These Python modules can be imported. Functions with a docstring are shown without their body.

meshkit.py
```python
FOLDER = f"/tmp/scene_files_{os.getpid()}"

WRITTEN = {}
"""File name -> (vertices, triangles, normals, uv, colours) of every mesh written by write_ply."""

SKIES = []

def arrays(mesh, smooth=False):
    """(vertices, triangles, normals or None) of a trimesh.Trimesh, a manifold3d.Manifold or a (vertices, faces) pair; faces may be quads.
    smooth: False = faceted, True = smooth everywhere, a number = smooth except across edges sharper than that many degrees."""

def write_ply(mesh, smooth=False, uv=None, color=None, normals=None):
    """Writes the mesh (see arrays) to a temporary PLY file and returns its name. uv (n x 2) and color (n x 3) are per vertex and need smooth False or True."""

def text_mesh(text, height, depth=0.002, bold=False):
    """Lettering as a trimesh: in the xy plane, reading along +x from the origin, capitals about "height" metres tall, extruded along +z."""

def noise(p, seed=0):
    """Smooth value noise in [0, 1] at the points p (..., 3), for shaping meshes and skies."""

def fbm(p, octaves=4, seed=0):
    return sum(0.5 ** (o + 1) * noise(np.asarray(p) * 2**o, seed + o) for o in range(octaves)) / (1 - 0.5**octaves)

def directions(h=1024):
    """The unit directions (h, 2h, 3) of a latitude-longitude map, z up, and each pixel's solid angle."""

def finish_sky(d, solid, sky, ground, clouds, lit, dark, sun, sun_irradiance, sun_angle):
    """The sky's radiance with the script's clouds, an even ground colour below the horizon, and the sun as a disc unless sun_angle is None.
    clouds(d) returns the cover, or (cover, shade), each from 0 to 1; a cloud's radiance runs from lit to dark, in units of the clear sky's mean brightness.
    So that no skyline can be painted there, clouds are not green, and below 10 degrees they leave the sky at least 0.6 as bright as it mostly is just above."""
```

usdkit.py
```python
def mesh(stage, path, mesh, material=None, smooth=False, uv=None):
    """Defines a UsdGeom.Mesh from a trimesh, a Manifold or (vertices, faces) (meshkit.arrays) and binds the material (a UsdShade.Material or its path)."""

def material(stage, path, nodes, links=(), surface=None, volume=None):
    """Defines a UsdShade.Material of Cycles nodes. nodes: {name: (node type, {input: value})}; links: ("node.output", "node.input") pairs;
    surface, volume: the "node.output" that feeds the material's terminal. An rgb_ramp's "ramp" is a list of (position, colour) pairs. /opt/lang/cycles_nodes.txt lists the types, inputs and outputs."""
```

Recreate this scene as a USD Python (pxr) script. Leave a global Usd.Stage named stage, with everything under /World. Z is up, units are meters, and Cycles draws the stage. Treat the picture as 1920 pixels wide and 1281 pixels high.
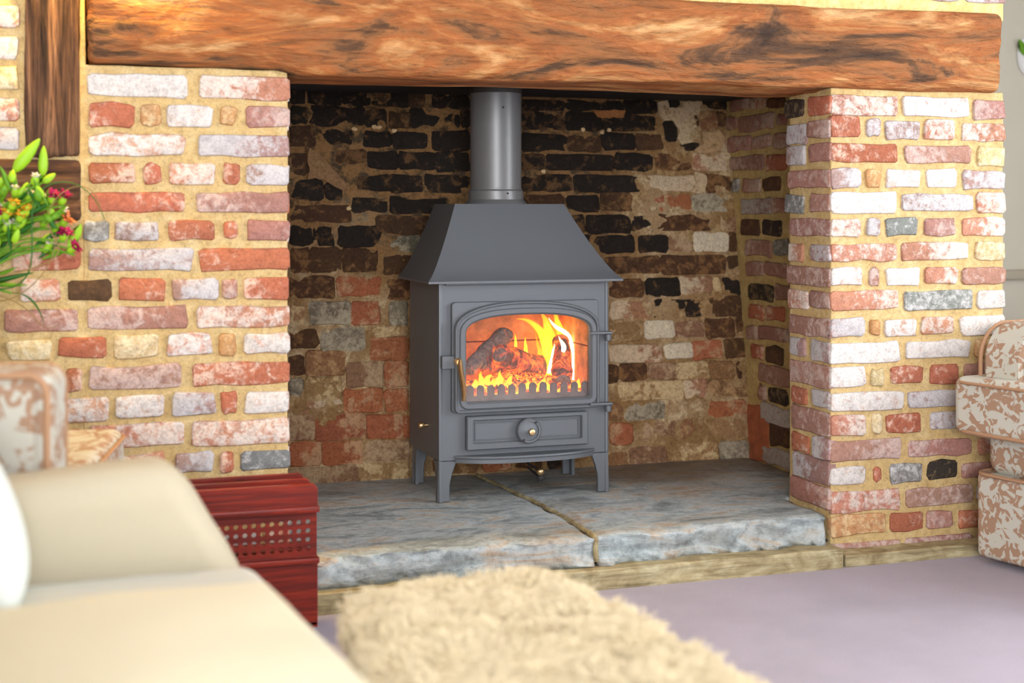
import math, random
import numpy as np, trimesh, manifold3d
import usdkit, meshkit
from shapely.geometry import Polygon, Point
from shapely.ops import unary_union
from pxr import Usd, UsdGeom, UsdLux, UsdShade, Sdf, Gf, Vt

random.seed(7); np.random.seed(7)
RNG = np.random.default_rng(11)
stage = Usd.Stage.CreateInMemory()
UsdGeom.SetStageUpAxis(stage, 'Z'); UsdGeom.SetStageMetersPerUnit(stage, 1.0)
W = UsdGeom.Xform.Define(stage, '/World'); stage.SetDefaultPrim(W.GetPrim())
UsdGeom.Scope.Define(stage, '/World/Looks')

# ------------------------------------------------------------------ camera, light, exposure
F = 2667.0; HOR = 390.0; CH = 1.07; TH = math.radians(18.3); S_, C_ = math.sin(TH), math.cos(TH)
cam = UsdGeom.Camera.Define(stage, '/World/camera')
cam.CreateFocalLengthAttr(50.0); cam.CreateHorizontalApertureAttr(36.0); cam.CreateVerticalApertureAttr(36.0 * 1281 / 1920)
cam.CreateVerticalApertureOffsetAttr(-(640.5 - HOR) / 1920 * 36.0); cam.CreateHorizontalApertureOffsetAttr(0.0)
cam.CreateClippingRangeAttr(Gf.Vec2f(0.05, 100)); cam.CreateFStopAttr(2.2); cam.CreateFocusDistanceAttr(4.42)
cam.CreateExposureAttr(0.22)
cam.AddTransformOp().Set(Gf.Matrix4d(C_, -S_, 0, 0, 0, 0, 1, 0, -S_, -C_, 0, 0, 0, 0, CH, 1))

def rect_light(name, pos, rotx, rotz, w, h, inten, col):
    l = UsdLux.RectLight.Define(stage, '/World/' + name)
    l.CreateWidthAttr(w); l.CreateHeightAttr(h); l.CreateIntensityAttr(inten); l.CreateColorAttr(Gf.Vec3f(*col))
    l.AddTranslateOp().Set(Gf.Vec3d(*pos)); l.AddRotateZOp().Set(rotz); l.AddRotateXOp().Set(rotx)
    return l
# daylight through the window behind the camera, and the one in the right wall
rect_light('daylight_rear', (-0.6, -2.95, 1.45), 90, 0, 2.6, 1.5, 20.0, (0.95, 0.975, 1.0))
rect_light('daylight_side', (4.52, 1.5, 1.4), 90, 90, 2.0, 1.5, 11.0, (0.92, 0.965, 1.0))
dome = UsdLux.DomeLight.Define(stage, '/World/sky'); dome.CreateIntensityAttr(0.6); dome.CreateColorAttr(Gf.Vec3f(0.85, 0.92, 1.0))
LAMP = 1900.0
FIRE = 0.85

# ------------------------------------------------------------------ helpers
def ray(px, py):
    u = (px - 960) / F; return np.array([S_ + u * C_, C_ - u * S_, -(py - HOR) / F])
def onY(px, py, Y): d = ray(px, py); t = Y / d[1]; return np.array([0, 0, CH]) + t * d
def onX(px, py, X): d = ray(px, py); t = X / d[0]; return np.array([0, 0, CH]) + t * d
def onZ(px, py, Z): d = ray(px, py); t = (Z - CH) / d[2]; return np.array([0, 0, CH]) + t * d
BY0, BSL = 4.74, 0.154
def onBack(px, py):
    d = ray(px, py); t = (BY0 + BSL * (CH - 0.145)) / (d[1] - BSL * d[2]); return np.array([0, 0, CH]) + t * d
def srgb(*c):
    c = np.array(c, float) / 255.0
    return np.where(c <= 0.04045, c / 12.92, ((c + 0.055) / 1.055) ** 2.4)
def fbm(p, sc, o=4, seed=0): return meshkit.fbm(np.asarray(p, float) * sc + 31.7, o, seed) - 0.5
def sstep(a, b, x): t = np.clip((x - a) / (b - a), 0, 1); return t * t * (3 - 2 * t)

_used = {}
def numbered(parent, name):
    k = (parent, name); n = _used.get(k, 0); _used[k] = n + 1
    return name if n == 0 else f'{name}_{n:03d}'
def meta(p, label=None, cat=None, group=None, kind=None):
    p = p.GetPrim() if hasattr(p, 'GetPrim') else p
    for k, v in (('label', label), ('category', cat), ('group', group), ('kind', kind)):
        if v: p.SetCustomDataByKey(k, v)
    return p
def thing(name, label, cat, loc=(0, 0, 0), rotz=0, group=None, kind=None):
    x = UsdGeom.Xform.Define(stage, '/World/' + numbered('/World', name))
    if any(loc) or rotz:
        x.AddTranslateOp().Set(Gf.Vec3d(*map(float, loc)))
        if rotz: x.AddRotateZOp().Set(float(rotz))
    return meta(x, label, cat, group, kind)
def prim(name, mesh, material, parent=None, smooth=False, attrs=None, label=None, cat=None, group=None, kind=None):
    base = '/World' if parent is None else str(parent.GetPath())
    path = base + '/' + numbered(base, name)
    m = usdkit.mesh(stage, path, mesh, material, smooth=smooth)
    if attrs:
        api = UsdGeom.PrimvarsAPI(m)
        for k, v in attrs.items():
            v = np.asarray(v, np.float32)
            if v.ndim == 2:
                api.CreatePrimvar(k, Sdf.ValueTypeNames.Color3fArray, 'vertex').Set(Vt.Vec3fArray.FromNumpy(v))
            else:
                api.CreatePrimvar(k, Sdf.ValueTypeNames.FloatArray, 'vertex').Set(Vt.FloatArray.FromNumpy(v))
    return meta(m, label, cat, group, kind)

def material(name, nodes, links, surface): return usdkit.material(stage, '/World/Looks/' + name, nodes, links, surface=surface)
def box(x0, x1, y0, y1, z0, z1):
    m = trimesh.creation.box([x1 - x0, y1 - y0, z1 - z0]); m.apply_translation([(x0 + x1) / 2, (y0 + y1) / 2, (z0 + z1) / 2]); return m
def fine_box(x0, x1, y0, y1, z0, z1, step=0.03, amp=0.004, sc=14, seed=0):
    m = rbox((x1 - x0, y1 - y0, z1 - z0), 0.004, step); m.apply_translation([(x0 + x1) / 2, (y0 + y1) / 2, (z0 + z1) / 2])
    d = np.stack([fbm(m.vertices, sc, 4, seed + k) for k in range(3)], 1) * 2 * amp
    m.vertices = m.vertices + d; return m
def rbox(size, r, step=0.05):
    h = np.array(size, float) / 2; r = min(r, h.min() * 0.999)
    co = []
    for k in range(3):
        n = max(1, int(math.ceil(2 * (h[k] - r) / step)))
        e = [0, 0.25, 0.5, 0.75] if r > 0.012 else [0]
        co.append(np.concatenate([[-h[k] + r * q for q in e], np.linspace(-(h[k] - r), h[k] - r, n + 1), [h[k] - r * q for q in e[::-1]]]))
    V, Fc, off = [], [], 0
    for k in range(3):
        a, b = (k + 1) % 3, (k + 2) % 3
        for s in (-1, 1):
            A, B = np.meshgrid(co[a], co[b], indexing='ij'); na, nb = A.shape
            P = np.zeros((na * nb, 3)); P[:, a] = A.ravel(); P[:, b] = B.ravel(); P[:, k] = s * h[k]
            i = (np.arange(na - 1)[:, None] * nb + np.arange(nb - 1)[None]).ravel()
            q = np.stack([i, i + nb, i + nb + 1, i + 1], 1)
            if s < 0: q = q[:, ::-1]
            V.append(P); Fc.append(np.vstack([q[:, [0, 1, 2]], q[:, [0, 2, 3]]]) + off); off += len(P)
    V = np.vstack(V); c = np.clip(V, -(h - r), h - r); d = V - c
    l = np.linalg.norm(d, axis=1, keepdims=True); V = c + r * d / np.maximum(l, 1e-12)
    m = trimesh.Trimesh(V, np.vstack(Fc), process=False); m.merge_vertices(digits_vertex=6); m.update_faces(m.nondegenerate_faces()); return m
def rb(x0, x1, y0, y1, z0, z1, r, step=0.05):
    m = rbox((x1 - x0, y1 - y0, z1 - z0), r, step); m.apply_translation([(x0 + x1) / 2, (y0 + y1) / 2, (z0 + z1) / 2]); return m
def cat(*ms): return trimesh.util.concatenate([m for m in ms])
def tube(pts, rad, n=8, closed=False, flat=1.0):
    """A tube along the points, radius per point; flat squeezes the section's second axis."""
    P = np.asarray(pts, float); N = len(P); rad = np.broadcast_to(np.asarray(rad, float), N)
    T = np.roll(P, -1, 0) - np.roll(P, 1, 0) if closed else np.gradient(P, axis=0)
    T /= np.maximum(np.linalg.norm(T, axis=1, keepdims=True), 1e-12)
    up = np.array([0, 0, 1.0]) if abs(T[0][2]) < 0.9 else np.array([1.0, 0, 0])
    V = []; a = np.cross(T[0], up); a /= np.linalg.norm(a)
    ang = np.linspace(0, 2 * np.pi, n, endpoint=False)
    for i in range(N):
        a = a - T[i] * a.dot(T[i]); a /= np.linalg.norm(a); b = np.cross(T[i], a)
        V.append(P[i] + rad[i] * (np.cos(ang)[:, None] * a + flat * np.sin(ang)[:, None] * b))
    V = np.vstack(V); Fc = []
    for i in range(N if closed else N - 1):
        j = (i + 1) % N
        for k in range(n):
            l = (k + 1) % n; Fc += [[i * n + k, i * n + l, j * n + l], [i * n + k, j * n + l, j * n + k]]
    if not closed:
        V = np.vstack([V, P[:1], P[-1:]])
        for k in range(n):
            l = (k + 1) % n; Fc += [[N * n, k, l][::-1], [N * n + 1, (N - 1) * n + k, (N - 1) * n + l]]
    m = trimesh.Trimesh(V, Fc, process=False); m.fix_normals() if len(V) < 4000 else None; return m
def spline(pts, n=24):
    from scipy.interpolate import CubicSpline
    P = np.asarray(pts, float); s = np.concatenate([[0], np.cumsum(np.linalg.norm(np.diff(P[:, :3], axis=0), axis=1) + 1e-9)])
    return CubicSpline(s, P, axis=0)(np.linspace(0, s[-1], n))
def lathe(profile, n=32, at=(0, 0, 0), axis='z'):
    m = trimesh.creation.revolve(np.asarray(profile, float), sections=n); m.merge_vertices()
    if axis == '-y': m.apply_transform(trimesh.transformations.rotation_matrix(math.pi / 2, [1, 0, 0]))
    if axis == '-x': m.apply_transform(trimesh.transformations.rotation_matrix(-math.pi / 2, [0, 1, 0]))
    if axis == 'x': m.apply_transform(trimesh.transformations.rotation_matrix(math.pi / 2, [0, 1, 0]))
    m.apply_translation(at); return m
def ell(c, r, sub=2):
    m = trimesh.creation.icosphere(sub, 1.0); m.apply_scale(r); m.apply_translation(c); return m
def inset(pts, c):
    P = np.asarray(pts); a = P - np.roll(P, 1, 0); b = np.roll(P, -1, 0) - P
    a /= np.linalg.norm(a, axis=1, keepdims=True); b /= np.linalg.norm(b, axis=1, keepdims=True)
    na = np.stack([-a[:, 1], a[:, 0]], 1); nb = np.stack([-b[:, 1], b[:, 0]], 1)
    m = na + nb; m /= np.maximum(np.einsum('ij,ij->i', m, na), 0.35)[:, None]; 
    return P + c * m
def bevel_prism(poly, y0, y1, c=0.002):
    """shapely polygon in (x, z); extruded from y0 (back) to y1 (front, smaller y), bevelled at the front by c."""
    poly = poly.simplify(1e-5); poly = Polygon(poly.exterior.coords, [i.coords for i in poly.interiors])
    from shapely.geometry.polygon import orient
    poly = orient(poly, 1.0)
    V, Fc = [], []; rings, ins = [], []
    for rg in [poly.exterior] + list(poly.interiors):
        p = np.asarray(rg.coords)[:-1]; q = inset(p, c); n = len(p); o = len(V)
        for y, s in ((y0, p), (y1 + c, p), (y1, q)):
            V += [[a, y, b] for a, b in s]
        for L in range(2):
            for k in range(n):
                l = (k + 1) % n; A = o + L * n; B = A + n
                Fc += [[A + k, A + l, B + l], [A + k, B + l, B + k]]
        ins.append(q)
    cap = Polygon(ins[0], ins[1:])
    v, f = trimesh.creation.triangulate_polygon(cap, engine='earcut'); o = len(V)
    V += [[a, y1, b] for a, b in v]; Fc += (np.asarray(f) + o).tolist()
    v, f = trimesh.creation.triangulate_polygon(poly, engine='earcut'); o = len(V)
    V += [[a, y0, b] for a, b in v]; Fc += (np.asarray(f)[:, ::-1] + o).tolist()
    m = trimesh.Trimesh(V, Fc, process=False); m.merge_vertices(digits_vertex=6); m.fix_normals(); return m
def rrect(x0, x1, z0, z1, r, n=6):
    return Polygon([(x0 + r, z0 + r), (x1 - r, z0 + r), (x1 - r, z1 - r), (x0 + r, z1 - r)]).buffer(r, quad_segs=n)

# ------------------------------------------------------------------ materials
POS = ('geometry', {})
def masonry(name, s1=36.0, s2=150.0, bump=0.5, rough=0.92, soft=0.22):
    return material(name, {
        'g': POS, 't1': ('attribute', {'attribute': 'tint'}), 't2': ('attribute', {'attribute': 'tint_two'}), 'w': ('attribute', {'attribute': 'wash'}),
        'n1': ('noise_texture', {'scale': s1, 'detail': 7.0, 'roughness': 0.68, 'distortion': 0.4}), 'n2': ('noise_texture', {'scale': s2, 'detail': 5.0, 'roughness': 0.7}),
        'n3': ('noise_texture', {'scale': 60.0, 'detail': 4.0, 'roughness': 0.6}),
        'm1': ('math', {'math_type': 'multiply_add', 'value2': 0.62, 'value3': -0.81}), 'm2': ('math', {'math_type': 'add'}),
        'mr': ('map_range', {'range_type': 'smoothstep', 'from_min': -soft / 2, 'from_max': soft / 2, 'clamp': True}),
        'mx': ('mix_color', {'blend_type': 'mix'}),
        'gr': ('rgb_ramp', {'ramp': [(0.25, (0.55, 0.53, 0.52)), (0.5, (0.96, 0.96, 0.96)), (0.75, (1.18, 1.16, 1.12))]}),
        'mu': ('mix_color', {'blend_type': 'multiply', 'fac': 0.75, 'use_clamp': False}),
        'gr3': ('rgb_ramp', {'ramp': [(0.3, (0.72, 0.70, 0.70)), (0.5, (1.0, 1.0, 1.0)), (0.7, (1.1, 1.1, 1.1))]}),
        'mu3': ('mix_color', {'blend_type': 'multiply', 'fac': 0.8, 'use_clamp': False}),
        'hs': ('math', {'math_type': 'add'}), 'b': ('bump', {'strength': bump, 'distance': 0.006}),
        'p': ('principled_bsdf', {'roughness': rough, 'specular_ior_level': 0.25})},
        [('g.position', 'n1.vector'), ('g.position', 'n2.vector'), ('g.position', 'n3.vector'), ('w.fac', 'm1.value1'), ('n1.fac', 'm2.value1'), ('m1.value', 'm2.value2'),
         ('m2.value', 'mr.value'), ('mr.result', 'mx.fac'), ('t1.color', 'mx.a'), ('t2.color', 'mx.b'), ('n2.fac', 'gr.fac'), ('mx.result', 'mu.a'), ('gr.color', 'mu.b'),
         ('n3.fac', 'gr3.fac'), ('mu.result', 'mu3.a'), ('gr3.color', 'mu3.b'),
         ('mu3.result', 'p.base_color'), ('n2.fac', 'hs.value1'), ('n1.fac', 'hs.value2'), ('hs.value', 'b.height'), ('b.normal', 'p.normal')], 'p.BSDF')
M_BRICK = masonry('old_brick')
M_MORTAR = masonry('lime_mortar', 18.0, 220.0, 0.35, 0.95, 0.3)
M_OLD = masonry('sooted_masonry', 24.0, 120.0, 0.9, 0.9, 0.14)

def plain(name, col, rough=0.6, metal=0.0, nscale=60.0, var=0.1, bump=0.0, spec=0.5, **kw):
    col = np.asarray(col, float)
    return material(name, {'g': POS, 'n': ('noise_texture', {'scale': nscale, 'detail': 5.0, 'roughness': 0.6}),
        'r': ('rgb_ramp', {'ramp': [(0.3, tuple(col * (1 - var))), (0.7, tuple(col * (1 + var)))]}), 'b': ('bump', {'strength': bump, 'distance': 0.003}),
        'p': ('principled_bsdf', {'roughness': rough, 'metallic': metal, 'specular_ior_level': spec, **kw})},
        [('g.position', 'n.vector'), ('n.fac', 'r.fac'), ('r.color', 'p.base_color'), ('n.fac', 'b.height')] + ([('b.normal', 'p.normal')] if bump else []), 'p.BSDF')
M_PLASTER = plain('plaster', srgb(196, 190, 174), 0.9, nscale=3.0, var=0.02, bump=0.02)
M_CEIL = plain('ceiling_paint', srgb(238, 237, 234), 0.95, var=0.01)
M_PAINT = plain('wall_paint', srgb(232, 230, 224), 0.95, var=0.01)
M_FRAME = plain('window_paint', srgb(240, 240, 238), 0.5, var=0.01)
M_SOOT = plain('soot_black_steel', (0.006, 0.005, 0.005), 0.9, var=0.3)
M_STOVE = plain('stove_paint', (0.128, 0.139, 0.152), 0.50, 0.32, nscale=900.0, var=0.08, bump=0.03, spec=0.5)
M_PIPE = plain('flue_paint', (0.13, 0.13, 0.132), 0.36, nscale=500.0, var=0.06, spec=0.7)
M_BRASS = plain('brass', (0.80, 0.54, 0.28), 0.36, 1.0, nscale=80, var=0.12)
M_DARKIRON = plain('dark_cast_iron', (0.035, 0.030, 0.028), 0.7, nscale=90, var=0.3, bump=0.2)
M_GRATE = plain('grate_iron', (0.13, 0.085, 0.075), 0.8, nscale=90, var=0.3, bump=0.3)
M_FIREBRICK = plain('fire_brick', (0.66, 0.25, 0.09), 0.95, nscale=30, var=0.35, bump=0.3)
M_RUST = plain('terracotta', srgb(150, 80, 45), 0.95, nscale=30, var=0.3, bump=0.5)

def streaky(name, stops, vscale, nscale=1.0, rough=0.75, bump=0.5, dist=0.8, stops2=None, fine=(6, 90, 90), spec=0.3, bd=0.008):
    """Wood: noise stretched along one axis, with a fine grain on top."""
    nodes = {'g': POS, 'm': ('mapping', {'scale': vscale}), 'n': ('noise_texture', {'scale': nscale, 'detail': 6.0, 'roughness': 0.62, 'distortion': dist}),
        'r': ('rgb_ramp', {'ramp': stops}), 'm2': ('mapping', {'scale': fine}), 'n2': ('noise_texture', {'scale': 1.0, 'detail': 4.0, 'roughness': 0.65, 'distortion': 0.5}),
        'r2': ('rgb_ramp', {'ramp': stops2 or [(0.3, (0.5, 0.46, 0.42)), (0.5, (1, 1, 1)), (0.75, (1.3, 1.25, 1.2))]}), 'mu': ('mix_color', {'blend_type': 'multiply', 'fac': 0.8, 'use_clamp': False}),
        'a': ('math', {'math_type': 'add'}), 'b': ('bump', {'strength': bump, 'distance': bd}), 'p': ('principled_bsdf', {'roughness': rough, 'specular_ior_level': spec})}
    return material(name, nodes, [('g.position', 'm.vector'), ('m.vector', 'n.vector'), ('n.fac', 'r.fac'), ('g.position', 'm2.vector'), ('m2.vector', 'n2.vector'), ('n2.fac', 'r2.fac'),
        ('r.color', 'mu.a'), ('r2.color', 'mu.b'), ('mu.result', 'p.base_color'), ('n.fac', 'a.value1'), ('n2.fac', 'a.value2'), ('a.value', 'b.height'), ('b.normal', 'p.normal')], 'p.BSDF')
M_BEAM = streaky('oak_beam', [(0.32, srgb(54, 37, 25)), (0.41, srgb(94, 63, 38)), (0.46, srgb(142, 92, 52)), (0.54, srgb(154, 90, 45)), (0.60, srgb(172, 116, 66)), (0.70, srgb(206, 160, 108))], (1.7, 5.5, 7.5), 1.0, 0.66, 0.9, 1.4, fine=(10, 55, 55), bd=0.014)
M_POST = streaky('weathered_post', [(0.34, srgb(40, 27, 20)), (0.5, srgb(100, 70, 50)), (0.64, srgb(156, 114, 82))], (40, 40, 2.2), 1.0, 0.85, 1.0, 0.8, fine=(120, 120, 8))
M_RAIL = streaky('weathered_rail', [(0.3, srgb(44, 28, 20)), (0.5, srgb(92, 62, 44)), (0.7, srgb(130, 94, 66))], (2.2, 34, 34), 1.0, 0.85, 1.0, 0.8, fine=(8, 120, 120))
M_MAHOG = streaky('mahogany', [(0.3, srgb(72, 14, 7)), (0.5, srgb(112, 24, 10)), (0.7, srgb(146, 42, 18))], (3, 60, 60), 1.0, 0.32, 0.08, 0.6, spec=0.5)
M_SILL = streaky('kerb_stone', [(0.3, srgb(132, 116, 84)), (0.5, srgb(164, 150, 114)), (0.7, srgb(190, 180, 146))], (12, 14, 18), 1.0, 0.8, 0.15, 0.8)
M_DARKWOOD = streaky('dark_wood', [(0.3, srgb(60, 36, 22)), (0.6, srgb(104, 66, 40))], (20, 20, 3), 1.0, 0.5, 0.1, 0.6)

M_SLATE = material('hearth_stone', {'g': POS, 'm': ('mapping', {'scale': (2.2, 5.0, 9.0)}), 'n': ('noise_texture', {'scale': 1.6, 'detail': 8.0, 'roughness': 0.66, 'distortion': 1.1}),
    'r': ('rgb_ramp', {'ramp': [(0.30, srgb(116, 122, 122)), (0.42, srgb(150, 159, 160)), (0.52, srgb(182, 191, 192)), (0.60, srgb(186, 174, 158)), (0.70, srgb(168, 142, 118))]}),
    'n2': ('noise_texture', {'scale': 45.0, 'detail': 6.0, 'roughness': 0.7}), 'r2': ('rgb_ramp', {'ramp': [(0.28, (0.5, 0.5, 0.5)), (0.5, (1, 1, 1)), (0.72, (1.22, 1.22, 1.22))]}),
    'mu': ('mix_color', {'blend_type': 'multiply', 'fac': 0.8, 'use_clamp': False}),
    't': ('attribute', {'attribute': 'tint'}), 'w': ('attribute', {'attribute': 'wash'}), 'mt': ('mix_color', {'blend_type': 'mix'}),
    'a': ('math', {'math_type': 'add'}), 'b': ('bump', {'strength': 0.6, 'distance': 0.008}), 'p': ('principled_bsdf', {'roughness': 0.62, 'specular_ior_level': 0.4})},
    [('g.position', 'm.vector'), ('m.vector', 'n.vector'), ('n.fac', 'r.fac'), ('g.position', 'n2.vector'), ('n2.fac', 'r2.fac'), ('r.color', 'mt.a'), ('t.color', 'mt.b'), ('w.fac', 'mt.fac'), ('mt.result', 'mu.a'), ('r2.color', 'mu.b'),
     ('mu.result', 'p.base_color'), ('n.fac', 'a.value1'), ('n2.fac', 'a.value2'), ('a.value', 'b.height'), ('b.normal', 'p.normal')], 'p.BSDF')

M_CARPET = material('carpet', {'g': POS, 'n': ('noise_texture', {'scale': 420.0, 'detail': 3.0, 'roughness': 0.7}), 'n0': ('noise_texture', {'scale': 3.5, 'detail': 4.0, 'roughness': 0.6}),
    'r': ('rgb_ramp', {'ramp': [(0.3, srgb(144, 133, 148)), (0.7, srgb(188, 178, 194))]}), 'r0': ('rgb_ramp', {'ramp': [(0.35, (0.92, 0.92, 0.92)), (0.65, (1.06, 1.06, 1.06))]}),
    'mu': ('mix_color', {'blend_type': 'multiply', 'fac': 1.0, 'use_clamp': False}), 'b': ('bump', {'strength': 0.6, 'distance': 0.004}),
    'p': ('principled_bsdf', {'roughness': 1.0, 'specular_ior_level': 0.1, 'sheen_weight': 0.3})},
    [('g.position', 'n.vector'), ('g.position', 'n0.vector'), ('n.fac', 'r.fac'), ('n0.fac', 'r0.fac'), ('r.color', 'mu.a'), ('r0.color', 'mu.b'), ('mu.result', 'p.base_color'), ('n.fac', 'b.height'), ('b.normal', 'p.normal')], 'p.BSDF')
M_LINEN = plain('cream_linen', srgb(190, 180, 156), 0.95, nscale=500, var=0.06, bump=0.25, spec=0.2)
M_SEATLINEN = plain('pale_linen', srgb(206, 206, 196), 0.95, nscale=500, var=0.05, bump=0.25, spec=0.2)
M_THROW = plain('cream_throw', srgb(228, 219, 190), 0.95, nscale=300, var=0.06, bump=0.3, spec=0.2)
M_WHITE = plain('white_cotton', srgb(220, 226, 220), 0.95, nscale=300, var=0.03, bump=0.2, spec=0.2)
M_PIPING = plain('tan_piping', srgb(174, 134, 102), 0.9, nscale=500, var=0.15)
M_WOOL = plain('sheep_wool', srgb(232, 217, 184), 0.95, nscale=14, var=0.06, spec=0.2)
# damask: flower heads and leaf shapes of pale thread on tan, from cells with a petalled outline
M_DAMASK = material('damask', {'tc': ('texture_coordinate', {}), 'mp': ('mapping', {'scale': (9.0, 9.0, 9.0)}),
    'nz': ('noise_texture', {'scale': 1.2, 'detail': 2.0}), 'vm': ('vector_math', {'vector_math_type': 'add'}), 'math_type_v': ('vector_math', {'math_type': 'multiply_add', 'vector2': (0.7, 0.7, 0.7)}),
    'vo': ('voronoi_texture', {'scale': 1.0, 'randomness': 0.6}), 'sb': ('vector_math', {'math_type': 'subtract'}), 'sx': ('separate_xyz', {}), 'xy': ('math', {'math_type': 'add'}),
    'at': ('math', {'math_type': 'arctan2'}), 'm6': ('math', {'math_type': 'multiply', 'value2': 7.0}), 'sn': ('math', {'math_type': 'sine'}), 'sc': ('math', {'math_type': 'multiply_add', 'value2': 0.13, 'value3': 0.40}),
    'df': ('math', {'math_type': 'subtract'}), 'mr': ('map_range', {'from_min': -0.03, 'from_max': 0.03, 'clamp': True}),
    'n2': ('noise_texture', {'scale': 3.2, 'detail': 1.0, 'distortion': 1.6}), 'mr2': ('map_range', {'from_min': 0.50, 'from_max': 0.54, 'clamp': True}), 'mxm': ('math', {'math_type': 'maximum'}),
    'mx': ('mix_color', {'a': tuple(srgb(166, 134, 110)), 'b': tuple(srgb(194, 192, 180))}), 'p': ('principled_bsdf', {'roughness': 0.85, 'specular_ior_level': 0.3})},
    [('tc.object', 'mp.vector'), ('mp.vector', 'vo.vector'), ('mp.vector', 'sb.vector1'), ('vo.position', 'sb.vector2'), ('sb.vector', 'sx.vector'), ('sx.x', 'xy.value1'), ('sx.y', 'xy.value2'),
     ('xy.value', 'at.value1'), ('sx.z', 'at.value2'), ('at.value', 'm6.value1'), ('m6.value', 'sn.value1'), ('sn.value', 'sc.value1'), ('sc.value', 'df.value1'), ('vo.distance', 'df.value2'),
     ('df.value', 'mr.value'), ('mp.vector', 'n2.vector'), ('n2.fac', 'mr2.value'), ('mr.result', 'mxm.value1'), ('mr2.result', 'mxm.value2'), ('mxm.value', 'mx.fac'), ('mx.result', 'p.base_color')], 'p.BSDF')

# ------------------------------------------------------------------ bricks
PAL = {  # base, second colour, how much of the second
    'R': ((178, 108, 82), (222, 190, 170), .32), 'P': ((188, 132, 108), (224, 208, 196), .52), 'W': ((196, 152, 130), (219, 212, 206), .68),
    'L': ((164, 132, 124), (198, 192, 192), .62), 'M': ((170, 126, 112), (202, 176, 166), .42), 'D': ((92, 66, 48), (140, 100, 68), .30),
    'K': ((62, 53, 45), (132, 112, 84), .42), 'G': ((132, 130, 126), (202, 200, 198), .42), 'Y': ((204, 178, 130), (228, 212, 176), .5), 'T': ((194, 146, 98), (220, 190, 146), .4)}
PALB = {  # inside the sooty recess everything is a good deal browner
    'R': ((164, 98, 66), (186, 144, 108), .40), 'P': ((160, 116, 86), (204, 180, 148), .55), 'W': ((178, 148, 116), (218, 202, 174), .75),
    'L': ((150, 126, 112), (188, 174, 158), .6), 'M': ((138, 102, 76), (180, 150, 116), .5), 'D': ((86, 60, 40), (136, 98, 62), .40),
    'K': ((44, 36, 30), (116, 84, 52), .34), 'G': ((124, 112, 94), (172, 158, 134), .5), 'Y': ((156, 120, 82), (204, 176, 132), .5), 'T': ((136, 98, 66), (178, 140, 98), .45)}
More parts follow.
